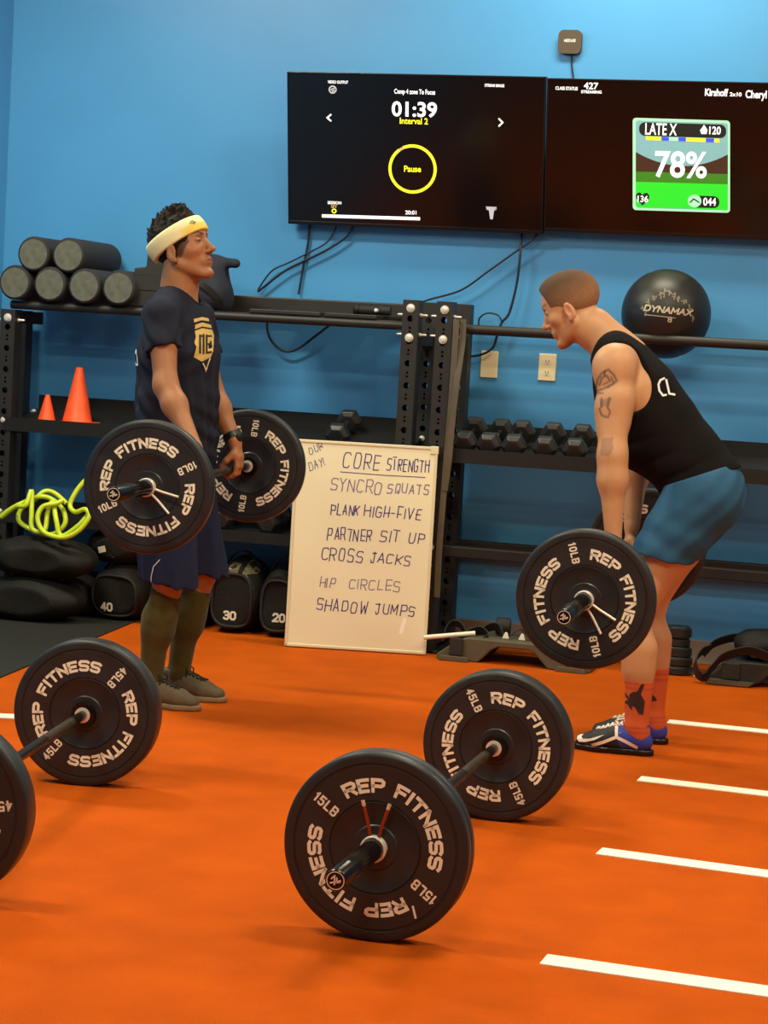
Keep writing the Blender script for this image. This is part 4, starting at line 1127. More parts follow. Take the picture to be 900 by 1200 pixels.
m = MB(); m.box((0, 0, -.020), (e, Hb, 0), M4); m.box((Wb-e, 0, -.020), (Wb, Hb, 0), M4); m.box((0, Hb-e, -.020), (Wb, Hb, 0), M4); m.box((0, 0, -.020), (Wb, e, 0), M4)
m.build('frame', 'board_frame', root, bevel=.003)
m = MB(); m.box((Wb-.035, Hb-.035, -.021), (Wb+.003, Hb+.003, .0015), M4); m.build('corner_cap', 'board_frame', root, bevel=.004)
def buv(px, py):
    q = on_plane(px, py, bl+Vector((0, 0, .004))-Nn*.004, Nn)-bl-Vector((0, 0, .004)); return Vector((q.dot(U), q.dot(V)))
rw = random.Random(21)
def hand(txt, x0, y0, x1, y1, hpx, m='ink', wd=.0050):
    a = buv(x0, y0); b = buv(x1, y1); h = hpx*.00385; st, W = text_strokes(txt, h, .62, .34, .12); k = (b-a).length/W
    du = (b-a).normalized(); dv = Vector((-du.y, du.x)); mb = MB()
    for s_ in st:
        jx, jy = rw.uniform(-.003, .003), rw.uniform(-.004, .004); g = rw.uniform(.9, 1.1)
        Q = [((p[0]*k+jx+rw.uniform(-.0018, .0018)), p[1]*g+jy+rw.uniform(-.0018, .0018)) for p in s_]
        strokes_mb(mb, [Q], wd, lambda u, v: B((a+du*u+dv*v).x, (a+du*u+dv*v).y, -.0036))
    return mb.build('handwriting', m, pnl)
hand('CORE', 402, 548, 444, 551, 17); hand('STRENGTH', 453, 550.5, 502, 553, 13)
hand('SYNCRO', 387, 574, 446, 579, 14, 'ink_faint'); hand('SQUATS', 454, 577, 501, 580, 11, 'ink_faint')
hand('PLANK', 388, 602, 420, 604, 12); hand('HIGH-FIVE', 427, 605, 492, 609, 12)
hand('PARTNER', 384, 632, 434, 634.5, 13); hand('SIT UP', 445, 634, 496, 637, 12)
hand('CROSS', 376, 656, 423, 659.5, 14); hand('JACKS', 434, 659, 480, 663, 11)
hand('HIP', 375, 687.5, 391, 689, 11, 'ink_faint', .0044); hand('CIRCLES', 408, 690, 468, 692.5, 11, 'ink_faint', .0044)
hand('SHADOW', 371, 715, 429, 718.5, 13); hand('JUMPS', 439, 719, 485, 722, 12)
hand('OUR', 363, 532, 378, 526, 8, 'ink', .0032); hand('DAY!', 364, 551, 381, 546, 9, 'ink', .0032)
mb = MB(); strokes_mb(mb, [[tuple(buv(399, 553)), tuple(buv(450, 557)), tuple(buv(498, 559.5))]], .0040, lambda u, v: B(u, v, -.0036)); mb.build('underline', 'ink', pnl)
mb = MB(); strokes_mb(mb, [[tuple(buv(474, 727)), tuple(buv(470, 741))]], .017, lambda u, v: B(u, v, -.0036)); mb.build('wiped_patch', 'eraser_white', pnl)

# ================================================================== sandbags and bands on the floor
def sandbag(label, px, pyb, half, H, D_, zb=0.0, mark=None, mark_px=None, seam=True, seed=1, tape=False, y0=None, squash=.0):
    c = at(px, pyb, y0 if y0 else RF+.02); x = c.x; yf = y0 if y0 else RF+.02
    root = thing('sandbag', label, 'sandbag', (x, yf+D_/2, zb), 'black sandbags under the left rack')
    h_ = .0085
    fl = Field(rng(x-half-.06, x+half+.06, h_), rng(yf-.08, yf+D_+.06, h_), rng(zb-.03, zb+H+.08, h_))
    zc = zb+H/2
    fl.op(ellipsoid((x, yf+D_*.5, zc), (half*.96, D_*.56, H*.53)), .03)
    fl.op(slab((x, yf+.09, zc), (x, yf+D_-.09, zc), (half, H*.49), (half*.93, H*.46), (1, 0, 0)), .04)
    fl.op(slab((x, yf+.055, zc-H*.04), (x, yf+.06, zc-H*.04), (half*.80, H*.38), (half*.80, H*.38), (1, 0, 0)), .02)
    fl.plane((0, 0, zb+.002), (0, 0, -1)); fl.plane((0, yf-.002, 0), (0, -1, 0))
    o, V, F = clothy('shell', fl, 'sandbag', root, .0055, 1, seed)
    bv = bvh_of(V, F)
    if seam:
        a = Vector((x, yf-.3, zc-H*.04)); fn = projector(bv, a, (1, 0, 0), (0, 0, 1), (0, 1, 0), .004)
        q = [fn(half*.74*math.copysign(abs(math.cos(t))**.7, math.cos(t)), H*.36*math.copysign(abs(math.sin(t))**.7, math.sin(t))) for t in np.linspace(0, 2*math.pi, 41)[:-1]]
        MB().tube(q, .0075, 8, closed=True).build('piping', 'webbing', root, smooth=60)
        fn2 = projector(bv, Vector((x, yf+D_*.35, zb+H+.3)), (1, 0, 0), (0, 1, 0), (0, 0, -1), .006)
        q = [fn2(half*t, 0) for t in np.linspace(-.7, .7, 13)]; q = [p+Vector((0, 0, .03*max(0, 1-(t/.6)**2))) for p, t in zip(q, np.linspace(-.7, .7, 13))]
        MB().strap(q, .036, .004, (0, 1, 0)).build('handle', 'webbing', root)
    if mark:
        p = at(mark_px[0], mark_px[1], yf); fn = projector(bv, Vector((p.x, yf-.3, p.z)), (1, 0, 0), (0, 0, 1), (0, 1, 0), .0016)
        st, W = text_strokes(mark, .034, .72, .3); mb = MB(); strokes_mb(mb, st, .0095, lambda u, v: fn(u-W/2, v-.017), .008)
        mb.build('number_mark', 'label_white', root)
    if tape:
        for k, (q, m_) in enumerate((((268, 280, 661, 674), 'silver_tape'), ((284, 299, 660, 674), 'silver_tape'))):
            p0 = at(q[0], q[3], yf); p1 = at(q[1], q[2], yf); fn = projector(bv, Vector((p0.x, yf-.3, p0.z)), (1, 0, 0), (0, 0, 1), (0, 1, 0), .003)
            w_, hh = p1.x-p0.x, p1.z-p0.z; mb = MB(); polys_mb(mb, [[(0, 0), (w_*.9, .1*hh), (w_, hh*.9), (w_*.05, hh)]], fn, .012); mb.build('tape_patch', m_, root)
    return root, bv
sandbag('sandbag marked 30 under the low tray, right of the olive socks', 272, 700, .132, .345, .34, 0, '30', (270, 721), True, 2, tape=True)
sandbag('sandbag marked 20 half hidden by the whiteboard edge', 325, 710, .105, .33, .32, 0, '20', (327, 724), True, 3)
sandbag('black sandbag under the low tray behind the olive socks', 212, 710, .10, .30, .33, 0, None, None, True, 9)
sandbag('sandbag marked 40 just left of the olive socks', 134, 700, .150, .265, .36, .006, '40', (125, 711), True, 4)
r_, bv_ = sandbag('black sandbag with two white tags lying on top of the one marked 40', 128, 655, .145, .165, .32, .275, None, None, False, 5)
for (px, py, w_, hh, a) in ((118, 644, .040, .030, .3), (127, 672, .070, .032, .25)):
    p = at(px, py, RF); fn = projector(bv_, Vector((p.x, RF-.3, p.z)), (1, 0, a), (-a, 0, 1), (0, 1, 0), .003)
    mb = MB(); polys_mb(mb, [[(-w_/2, -hh/2), (w_/2, -hh/2), (w_/2, hh/2), (-w_/2, hh/2)]], fn, .01); mb.build('white_tag', 'label_white', r_)
sandbag('large black sandbag lowest in the left corner pile', 22, 700, .27, .20, .29, .007, None, None, False, 6, y0=RF-.305)
sandbag('large black sandbag slumped on top of the left corner pile', 36, 655, .27, .185, .28, .212, None, None, False, 7, y0=RF-.30)
sandbag('black sandbag squeezed between the corner pile and the one marked 40', 84, 705, .10, .20, .34, .006, None, None, False, 8, y0=RF+.02)

rb_ = random.Random(5)
def tubeband(label, px_pts, y, r=.0118):
    P = [at(px, py, y+dy) for px, py, dy in px_pts]; P = spline(P, 8)
    o = MB().tube(P, r, 10).build('resistance_tube', 'band_lime', None, loc=P[0], smooth=60); return tag(o, label, 'exercise band', 'lime tubes on the low tray')
tubeband('lime green rubber tube looped highest in the tangle on the sandbags', [(-8, 612, .05), (12, 597, 0), (30, 588, .03), (48, 582, .02), (62, 586, .04), (74, 598, .0), (76, 614, -.02), (62, 626, -.03), (40, 622, -.02), (22, 610, .0), (26, 595, .02), (40, 586, .05), (52, 576, .08), (64, 578, .1), (78, 590, .1)], RF-.20)
tubeband('lime green rubber tube in upright loops in the middle of the tangle', [(2, 606, .02), (18, 594, .0), (30, 592, -.02), (37, 575, .02), (37, 600, -.01), (38, 620, -.03), (52, 622, -.03), (56, 600, .0), (62, 588, .02), (66, 610, -.03), (72, 628, -.04), (92, 616, -.03), (104, 602, -.01)], RF-.235)
tubeband('lime green rubber tube rising behind the near barbell plate', [(108, 556, .08), (97, 566, .06), (88, 578, .04), (82, 592, .02), (88, 600, .0), (100, 597, -.01), (104, 606, -.02), (92, 622, -.04), (74, 630, -.05), (52, 624, -.04), (44, 608, -.03), (50, 594, -.01), (66, 590, .01), (74, 586, .03)], RF-.255)

# ================================================================== along the foot of the right wall
def platform(label, pxl, pxr, py, yb):
    """low moulded base with two splayed feet and an arch between"""
    a = on_floor(pxl, py); b = on_floor(pxr, py+(pxr-pxl)*.105); W_ = b.x-a.x; y0 = a.y
    root = thing('step_platform', label, 'platform', ((a.x+b.x)/2, y0+.15, 0), 'low moulded platforms at the wall')
    f = W_
    pr = [(0, 0), (.27*f, 0), (.30*f, .02), (.36*f, .065), (.40*f, .078), (.60*f, .078), (.64*f, .065), (.70*f, .02), (.73*f, 0), (f, 0), (f, .022), (.93*f, .06), (.86*f, .095), (.80*f, .108), (.20*f, .108), (.14*f, .095), (.07*f, .06), (0, .022)]
    m = MB(); m.prism(pr, lambda u, v: Vector((a.x+u, y0, v+.001)), lambda u, v: Vector((a.x+u, y0+.30, v+.001)))
    m.build('deck', 'platform', root, bevel=.006)
    for q in (.02, .78):
        m = MB(); m.prism([(q*f, .002), ((q+.20)*f, .002), ((q+.185)*f, .022), ((q+.015)*f, .022)], lambda u, v: Vector((a.x+u, y0-.035, v)), lambda u, v: Vector((a.x+u, y0-.001, v)))
        m.build('foot', 'platform', root, bevel=.004)
    for q in (.085, .845):
        m = MB(); m.prism([(q*f, .024), ((q+.09)*f, .024), ((q+.09)*f, .105), (q*f, .105)], lambda u, v: Vector((a.x+u, y0-.012, v)), lambda u, v: Vector((a.x+u, y0-.001, v)))
        m.build('corner_block', 'platform_dark', root, bevel=.004)
    return root, a, b
r_, a, b = platform('low black moulded platform behind the raised barbell plate', 511, 690, 772, .3)
zt = .112; y0 = a.y
def strapth(label, pts, wdt=.04, th=.004, wd=(0, 1, 0), m='webbing', name='webbing_strap', grp='straps along the wall'):
    P = spline(pts, 8); o = MB().strap(P, wdt, th, wd).build(name, m, None, loc=P[0]); return tag(o, label, 'strap', grp)
S = lambda px, py, dy: tuple(at(px, py, y0+dy))
strapth('black strap arched at the left end of the platform beside the post', [S(519, 752, .12), S(523, 738, .14), S(531, 730, .15), S(540, 733, .15), S(546, 742, .14), S(556, 750, .12)], .04, .004, (.2, -.6, .7))
strapth('black strap piled flat across the middle of the platform', [S(536, 752, .05), S(548, 742, .08), S(563, 738, .1), S(572, 746, .08), S(562, 752, .06), S(553, 748, .1), S(570, 737, .14), S(584, 735, .12), S(590, 748, .1)], .045, .004, (.1, -.6, .7))
strapth('black strap with white tips at the right of the platform pile', [S(590, 752, .08), S(600, 744, .1), S(610, 738, .12), S(618, 745, .1), S(626, 753, .08)], .03)
# rolled cuff of thick webbing
c = at(588, 744, y0+.17); root = tag(MB().lathe([(0, .034), (.008, .040), (.06, .040), (.068, .034), (.068, .030), (0, .030)], (c.x-.03, c.y, zt+.041), (1, .15, 0), 26, caps=False).build('rolled_strap', 'webbing', None, loc=(c.x, c.y, zt), smooth=40), 'rolled black cuff standing on the platform', 'strap', 'straps along the wall')
for px, py, lab in ((592, 749, 'small white clip on the platform left of the raised plate'), (611, 750, 'small white clip on the platform touching the raised plate')):
    c = at(px, py, y0+.06); root = thing('plastic_clip', lab, 'clip', (c.x, c.y, zt), 'white clips on the platform')
    MB().prism([(-.016, 0), (.016, 0), (.008, .026), (-.002, .03)], lambda u, v: Vector((c.x+u, c.y, zt+v)), lambda u, v: Vector((c.x+u, c.y+.012, zt+v))).build('clip', 'stick_white', root, bevel=.002)
sa = at(497, 747, y0+.02); sb = at(557, 742, y0+.06)
o = MB().cyl(sa, sb, .0105, n=14).build('white_stick', 'stick_white', None, loc=sa, smooth=40); tag(o, 'short white stick poking out from behind the whiteboard', 'stick')

# stacked rubber cups behind the far leg
c = on_floor(790, 791); root = thing('weight_stack', 'stack of black rubber discs on the floor behind the orange socks', 'weights', (c.x, c.y, 0))
zz = 0.001
for k, (r0, h) in enumerate(((.075, .040), (.072, .040), (.066, .045), (.056, .040), (.060, .050))):
    MB().lathe([(0, 0), (0, r0-.006), (.006, r0), (h-.010, r0), (h-.005, r0-.007), (h, r0-.010), (h, 0)], (c.x, c.y+.05, zz), (0, 0, 1), 36).build('disc', 'hex_rubber', root, smooth=40); zz += h

# second platform with bag and strap loops at the right edge
a2 = on_floor(826, 800); W_ = .62
root = thing('step_platform', 'low moulded platform at the right edge of the photo', 'platform', (a2.x+W_/2, a2.y+.12, 0), 'low moulded platforms at the wall')
pr = [(0, 0), (.20, 0), (.235, .018), (.28, .06), (.34, .07), (W_, .07), (W_, .105), (.12, .105), (.07, .085), (.03, .045), (0, .022)]
MB().prism(pr, lambda u, v: Vector((a2.x+u, a2.y, v+.001)), lambda u, v: Vector((a2.x+u, a2.y+.28, v+.001))).build('deck', 'platform_dark', root, bevel=.006)
MB().prism([(.005, .002), (.195, .002), (.215, .022), (.02, .024)], lambda u, v: Vector((a2.x+u, a2.y-.04, v)), lambda u, v: Vector((a2.x+u, a2.y-.001, v))).build('foot', 'platform', root, bevel=.004)
MB().prism([(.07, .026), (.15, .026), (.15, .10), (.07, .10)], lambda u, v: Vector((a2.x+u, a2.y-.015, v)), lambda u, v: Vector((a2.x+u, a2.y-.001, v))).build('corner_block', 'platform_dark', root, bevel=.004)
root = thing('gear_bag', 'flat black bag lying on the platform at the right edge', 'bag', (a2.x+.33, a2.y+.16, .107))
fl = Field(rng(a2.x+.0, a2.x+.78, .009), rng(a2.y-.04, a2.y+.32, .009), rng(.08, .30, .009))
fl.op(slab((a2.x+.17, a2.y+.14, .165), (a2.x+.60, a2.y+.14, .165), (.12, .055), (.13, .058), (0, 1, 0)), .03)
fl.op(ellipsoid((a2.x+.36, a2.y+.13, .19), (.26, .10, .055)), .05); fl.plane((0, 0, .108), (0, 0, -1))
o, V, F = clothy('shell', fl, 'sandbag', root, .005, 1, 11); bv = bvh_of(V, F)
for px, py, r0 in ((882, 770, .017), (890, 773, .010), (898, 775, .016)):
    p = at(px, py, a2.y-.02); fn = projector(bv, Vector((p.x, a2.y-.3, p.z)), (1, 0, 0), (0, 0, 1), (0, 1, 0), .002)
    mb = MB(); polys_mb(mb, [[(r0*math.cos(t), r0*.9*math.sin(t)) for t in np.linspace(0, 6.28, 12)[:-1]]], fn, .008); mb.build('white_print', 'label_white', root)
y0 = a2.y
strapth('wide black strap looping down at the left end of the right platform', [S(832, 760, .03), S(822, 764, .0), S(815, 775, -.03), S(817, 788, -.05), S(825, 793, -.06), S(834, 783, -.06), S(846, 771, -.05), S(862, 765, -.04), S(880, 763, -.03), S(905, 772, -.03)], .05, .005, (.25, -.5, .8))
strapth('black strap arched over the bag at the right edge', [S(824, 768, .1), S(836, 755, .12), S(856, 748, .14), S(880, 747, .15), S(905, 753, .15)], .05, .005, (.2, -.6, .8))

# ================================================================== people
def px_proj(bvh, off):
    def fn(px, py):
        d = ray(px, py).normalized(); h, n, i, t = bvh.ray_cast(EYE, d)
        if h is None: h, n, i, t = bvh.find_nearest(EYE+d*((bvh_c[0]-EYE).dot(d)))
        if n.dot(d) > 0: n = -n
        return h+n*off
    return fn
bvh_c = [Vector((0, 0, 0))]
def pix(V):
    D_ = V-np.array(EYE)[None]; z = D_@np.array(CF)
    return np.stack([450+FPX*(D_@np.array(CR))/z, 600-FPX*(D_@np.array(CU))/z], 1)
def seg_d(P, pl):
    out = np.full(len(P), 1e9)
    for a, b in zip(pl, pl[1:]):
        a = A3(a); b = A3(b); ba = b-a; t = np.clip(((P-a)@ba)/max(ba@ba, 1e-9), 0, 1)
        out = np.minimum(out, np.linalg.norm(P-a-t[:, None]*ba, axis=1))
    return out
def in_poly(P, pl):
    r = np.zeros(len(P), bool); n = len(pl)
    for i in range(n):
        (x0, y0), (x1, y1) = pl[i], pl[(i+1) % n]
        c = ((y0 > P[:, 1]) != (y1 > P[:, 1])) & (P[:, 0] < (x1-x0)*(P[:, 1]-y0)/((y1-y0) if y1 != y0 else 1e-9)+x0); r ^= c
    return r
def paint(C, w, rgb):
    w = np.clip(w, 0, 1)[:, None]; return C*(1-w)+np.array(lin(rgb))[None]*w
def soft(d, r, e): return np.clip((r-d)/e+.5, 0, 1)
def face_paint(C, H, V, brow, lip, eye=(40, 26, 20)):
    q = H.loc(V); x, y, z = q.T; front = x > .055
    ay = np.abs(y)
    d = np.sqrt((z-(.021+.012*np.clip(ay-.02, 0, .03)/.03-.006*np.clip(ay-.036, 0, .02)/.02))**2+(np.clip(np.abs(ay-.031)-.018, 0, 1))**2)
    C = paint(C, soft(d, .0042, .003)*front*.85, brow)
    d = np.sqrt(((ay-.031)/.0145)**2+((z+.0012)/.0030)**2); C = paint(C, soft(d, 1, .5)*front*.9, eye)
    d = np.sqrt((y/.023)**2+((z+.0715)/.0115)**2); C = paint(C, soft(d, 1, .4)*(x > .078)*.75, lip)
    d = np.sqrt((y/.018)**2+((z+.0718)/.0022)**2); C = paint(C, soft(d, 1, .5)*(x > .075)*.8, (70, 30, 22))
    return C
def folds(fl, fn):
    X, Y, Z = fl.grid((slice(None),)*3); fl.d += fn(X, Y, Z).astype(np.float32)
def finish(name, fl, m, parent, n=1, colors=None, lam=.5):
    V, F = fl.mesh(); V = relax(V, F, n, lam)
    C = colors(V) if colors else None
    o = field_mesh(name, V, F, m, parent, colors=C); return o, V, F, bvh_of(V, F)
def shoe(root, T, heel, L, y, upm, solem, up_col=None, laces='lace_black', lift=.0, y_tilt=0.0):
    """T maps the wearer's frame to the world; heel = x of the heel, y = middle of the foot"""
    k = L/.285
    P = lambda x, z: T((heel+x*k, y+x*y_tilt, z))
    pts = [P(x, z) for x, z in ((.040, .046), (.115, .052), (.190, .040), (.247, .030))]
    lo = np.min([T((heel-.05, y-.1, 0)), T((heel+L+.05, y+.1, 0))], 0); hi = np.max([T((heel-.05, y-.1, 0)), T((heel+L+.05, y+.1, 0))], 0)
    fl = Field(rng(lo[0], hi[0], .0042), rng(lo[1], hi[1], .0042), rng(-.02, .17, .0042))
    r = [(.035, .042), (.040, .046), (.048, .034), (.036, .024)]
    for i in range(3): fl.op(slab(pts[i], pts[i+1], r[i], r[i+1]), .02)
    fl.op(capsule(P(.062, .06), P(.056, .104), .043, .043), .02)
    fl.op(capsule(P(.100, .07), P(.150, .068), .030, .022), .02)
    fl.plane((0, 0, .016), (0, 0, -1)); fl.plane((0, 0, .112), (0, 0, 1))
    o, V, F, bv = finish('shoe', fl, upm, root, 1, up_col)
    s = Field(rng(lo[0], hi[0], .0045), rng(lo[1], hi[1], .0045), rng(-.01, .05, .004))
    r2 = [(.036, .05), (.039, .05), (.0485, .05), (.036, .036)]
    p2 = [P(x, .012) for x in (.041, .115, .190, .246)]
    for i in range(3): s.op(slab(p2[i], p2[i+1], r2[i], r2[i+1]), .02)
    s.plane((0, 0, .001), (0, 0, -1)); s.plane((0, 0, .022), (0, 0, 1))
    V2, F2 = s.mesh(); V2 = relax(V2, F2, 1, .3); field_mesh('sole', V2, F2, solem, o)
    def drop(x, w):
        p = Vector(T((heel+x*k, y+x*y_tilt+w, .3))); h, n, i, t = bv.ray_cast(p, Vector((0, 0, -1)))
        return (h if h is not None else Vector(T((heel+x*k, y, .09))))+Vector((0, 0, .003))
    lm = MB(); xs = np.linspace(.105, .185, 6)
    for i, x in enumerate(xs):
        w = .024-.006*i/5
        for sg in (-1, 1):
            a = drop(x, sg*w); b = drop(x+.012, -sg*w); m_ = drop(x+.006, 0)+Vector((0, 0, .002)); lm.tube([a, m_, b], .0032, 6)
    a = drop(.100, 0)
    for sg in (-1, 1):
        lm.tube(spline([a, a+Vector((.0, sg*.018, .012)), a+Vector(T((.03, 0, 0)))-Vector(T((0, 0, 0)))+Vector((0, sg*.030, .002)), drop(.125, sg*.034)], 6), .0028, 6)
        lm.tube(spline([a, a+Vector((0, sg*.022, .004)), drop(.11, sg*.040)+Vector((0, 0, -.004))], 6), .0028, 6)
    lm.build('laces', laces, o, smooth=60)
    return o, V, F, bv

# ---------------------------------------------------------------- the standing person
O1 = (-2.83, 7.33)
T1_ = lambda p: (O1[0]+p[0], O1[1]+p[1], p[2])
ax1 = (BAR1B-BAR1A).normalized()
def bar1(yl):
    t = (O1[1]+yl-BAR1A.y)/ax1.y; return BAR1A+ax1*t
root1 = thing('person', 'standing person in navy T-shirt, cream headband and olive socks, barbell at the thighs', 'person', (O1[0], O1[1], 0), 'people lifting barbells')
H1 = Head(T1_((-.060, -.004, 1.716)), math.radians(19), math.radians(-6), 1.10, 1)
fl = Field(rng2([(O1[0]-.30, O1[0]+.26, .0046)]), rng(O1[1]-.47, O1[1]+.37, .0048), rng2([(-.02, .46, .012), (.46, .84, .007), (.84, 1.02, .0040), (1.02, 1.5, .006), (1.5, 1.90, .0036)]))
tor = [(-.058, 0, .90), (-.055, 0, 1.02), (-.055, 0, 1.15), (-.055, 0, 1.32), (-.062, 0, 1.45), (-.066, 0, 1.51)]
tr_ = [(.165, .115), (.155, .110), (.155, .112), (.172, .118), (.150, .080), (.070, .056)]
chain(fl, [T1_(p) for p in tor], tr_, .05)
fl.op(capsule(T1_((-.070, 0, 1.48)), T1_((-.062, 0, 1.60)), .070, .064), .03)
fl.op(capsule(T1_((-.062, 0, 1.58)), T1_((-.058, 0, 1.66)), .064, .064), .03)
add_head(fl, H1)
sh = {-1: (-.058, -.185, 1.480), 1: (-.058, .185, 1.480)}
g1 = {-1: bar1(-.350), 1: bar1(.205)}
gl = {s: (g1[s].x-O1[0], g1[s].y-O1[1], g1[s].z) for s in g1}
el = {-1: (.008, -.268, 1.205), 1: (-.005, .245, 1.175)}
wr = {s: (gl[s][0]+.008, gl[s][1], gl[s][2]+.108) for s in gl}
for s in (-1, 1):
    S_, E_, W_ = sh[s], el[s], wr[s]
    fl.op(ellipsoid(T1_((S_[0], S_[1]+.004*s, S_[2]-.035)), (.054, .050, .064)), .03)
    m1 = lerp3(S_, E_, .45)
    fl.op(capsule(T1_((S_[0], S_[1], S_[2]-.03)), T1_(m1), .048, .050), .03); fl.op(capsule(T1_(m1), T1_(E_), .050, .041), .02)
    f1 = lerp3(E_, W_, .30)
    fl.op(capsule(T1_(E_), T1_(f1), .0405, .043), .035)
    fl.op(slab(T1_(f1), T1_(W_), (.041, .043), (.025, .031), (1, 0, 0)), .035)
    add_grip_hand(fl, g1[s], T1_(W_), -s, tuple(ax1*1.0), (1, 0, 0), .0150)
hipj = {-1: (-.060, -.095, .90), 1: (-.060, .100, .90)}
kn = {-1: (-.008, -.105, .490), 1: (.034, .115, .495)}
an = {-1: (-.062, -.100, .095), 1: (-.038, .125, .095)}
for s in (-1, 1):
    chain(fl, [T1_(hipj[s]), T1_(lerp3(hipj[s], kn[s], .5)), T1_(kn[s])], [.092, .076, .058], .03)
    cf = lerp3(kn[s], an[s], .40); cf = (cf[0]-.018, cf[1], cf[2])
    fl.op(capsule(T1_(kn[s]), T1_(lerp3(kn[s], an[s], .5)), .054, .050), .03)
    fl.op(capsule(T1_(cf), T1_(an[s]), .051, .036), .04)
    fl.op(capsule(T1_((an[s][0]-.02, an[s][1], .05)), T1_((an[s][0]+.12, an[s][1], .045)), .035, .028), .02)
SK1 = (162, 108, 70)
def col1(V):
    C = np.tile(np.array(lin(SK1)), (len(V), 1)); C = face_paint(C, H1, V, (36, 24, 18), (150, 72, 60))
    q = H1.loc(V); d = np.linalg.norm(q-A3((.105, 0, -.036)), axis=1); C = paint(C, soft(d, .022, .03)*.12, (186, 92, 66))
    for sg in (-1, 1):
        d = np.linalg.norm(q-A3((.062, .045*sg, -.034)), axis=1); C = paint(C, soft(d, .026, .04)*.22, (190, 96, 70))
    d = np.abs(np.linalg.norm(q-A3((.075, 0, -.088)), axis=1)-.028); C = paint(C, soft(d, .010, .02)*(q[:, 0] > .05)*.18, (96, 66, 50))
    # cropped hair at the temples and nape
    tmp = (q[:, 2] > -.035-.5*np.clip(q[:, 0]-.0, -1, .03)) & (q[:, 0] < .058-.9*np.clip(-q[:, 2], 0, .05)) & (np.abs(q[:, 1]) < .0775) & (q[:, 2] > -.075)
    C = paint(C, tmp*.8, (44, 32, 25)); return C
finish('body', fl, 'skin', root1, 1, col1, .4)
# hair with short spikes
hf = Field(rng(H1.c[0]-.20, H1.c[0]+.20, .0038), rng(H1.c[1]-.14, H1.c[1]+.14, .0042), rng(H1.c[2]-.14, H1.c[2]+.20, .0038))
hf.op(H1.ell((-.008, 0, .036), (.1055, .0815, .091)), .01)
bc_ = at(204.5, 281.5, O1[1]-.01); ba_ = math.radians(35); nb_ = A3((-math.sin(ba_), 0, math.cos(ba_))); cq = A3(bc_)
rs = random.Random(12)
for k in range(620):
    a = rs.uniform(0, 2*math.pi); e = rs.uniform(-.5, math.pi/2)
    n = A3((math.cos(e)*math.cos(a), math.cos(e)*math.sin(a), math.sin(e)))
    b = A3((-.008, 0, .036))+n*A3((.100, .076, .086)); wb = A3(H1.p(b))
    hgt = (wb-cq)@nb_
    if abs(hgt) < .034: continue
    up = np.clip((hgt-.03)/.05, 0, 1); ln = .008+.017*up*rs.uniform(.3, 1.3)
    dr = n*.6+A3((.55*up, 0, .40*up))+A3((rs.uniform(-.4, .4), rs.uniform(-.4, .4), rs.uniform(-.2, .2)))*.6
    hf.op(H1.cap(b, b+dr*ln, .0090, .0024), .006)
hf.op(H1.ell((.112, 0, -.020), (.066, .120, .082)), .006, 'sub')
hf.op(H1.ell((.030, 0, -.080), (.085, .140, .066)), .008, 'sub')
hf.op(H1.ell((-.02, 0, -.125), (.150, .140, .062)), .01, 'sub')
finish('hair', hf, 'hair_dark', root1, 0)
# headband
bf = Field(rng(H1.c[0]-.18, H1.c[0]+.18, .0036), rng(H1.c[1]-.13, H1.c[1]+.13, .0042), rng(H1.c[2]-.14, H1.c[2]+.18, .0036))
bf.op(H1.ell((-.009, 0, .033), (.1155, .0905, .101)), .003)
bf.plane(cq+nb_*.031, nb_); bf.plane(cq-nb_*.031, -nb_)
bf.op(H1.ell((-.009, 0, .033), (.098, .074, .083)), .002, 'sub')
def colb(V):
    C = np.tile(np.array(lin((240, 228, 176))), (len(V), 1)); q = H1.loc(V)
    return paint(C, soft(-q[:, 0], -.052, .03)*(V@nb_ < cq@nb_-.002)*.8, (238, 208, 60))
o, V, F, bv = finish('headband', bf, 'headband_cream', root1, 1, colb)
bvh_c[0] = Vector(H1.c); f_ = px_proj(bv, .0012); mb = MB()
strokes_mb(mb, [[(222.5, 262), (224, 259.5), (226, 259)], [(224.5, 262), (227.5, 260)], [(227, 262.5), (229, 260.2)]], 1.2, f_, .8); mb.build('logo', 'silver_tape', o)
# T-shirt
sf = Field(rng(O1[0]-.30, O1[0]+.22, .0052), rng(O1[1]-.36, O1[1]+.36, .0056), rng(.80, 1.62, .0052))
tp = [(-.050, 0, .86), (-.050, 0, 1.00), (-.050, 0, 1.15), (-.054, 0, 1.32), (-.062, 0, 1.44), (-.068, 0, 1.512)]
tw = [(.188, .140), (.184, .138), (.180, .137), (.190, .138), (.168, .104), (.085, .072)]
chain(sf, [T1_(p) for p in tp], tw, .05)
for s in (-1, 1):
    S_, E_ = sh[s], el[s]
    sf.op(capsule(T1_((-.068, .08*s, 1.505)), T1_((S_[0], S_[1]+.008*s, S_[2]-.022)), .058, .061), .05)
    top = (S_[0], S_[1]+.010*s, S_[2]-.02); end = lerp3(S_, E_, .68); cutp = lerp3(S_, E_, .54)
    ad = A3(end)-A3(top)
    sf.op(capsule(T1_(top), T1_(end), .062, .069), .025, cut=(T1_(cutp), (ad[0]+.02, ad[1], ad[2])))
def shirt_folds(X, Y, Z):
    x = X-O1[0]; y = Y-O1[1]; low = np.clip((1.42-Z)*4, 0, 1)
    drape = np.sin(x*52+y*74+2.2*np.sin(Z*6+y*6)); drape = np.sign(drape)*np.abs(drape)**1.5
    sag = np.sin((Z*1.0+x*.8*np.sign(-y+.001))*84+1.5*np.sin(y*13))*np.clip(1-np.abs(Z-1.03)*4.5, 0, 1)
    pull = np.sin((Z+.9*np.abs(y))*84+x*24)*np.clip(1-np.abs(Z-1.36)*6, 0, 1)*np.clip(np.abs(y)*8-.3, 0, 1)
    return .0062*drape*low+.0050*sag+.0050*pull
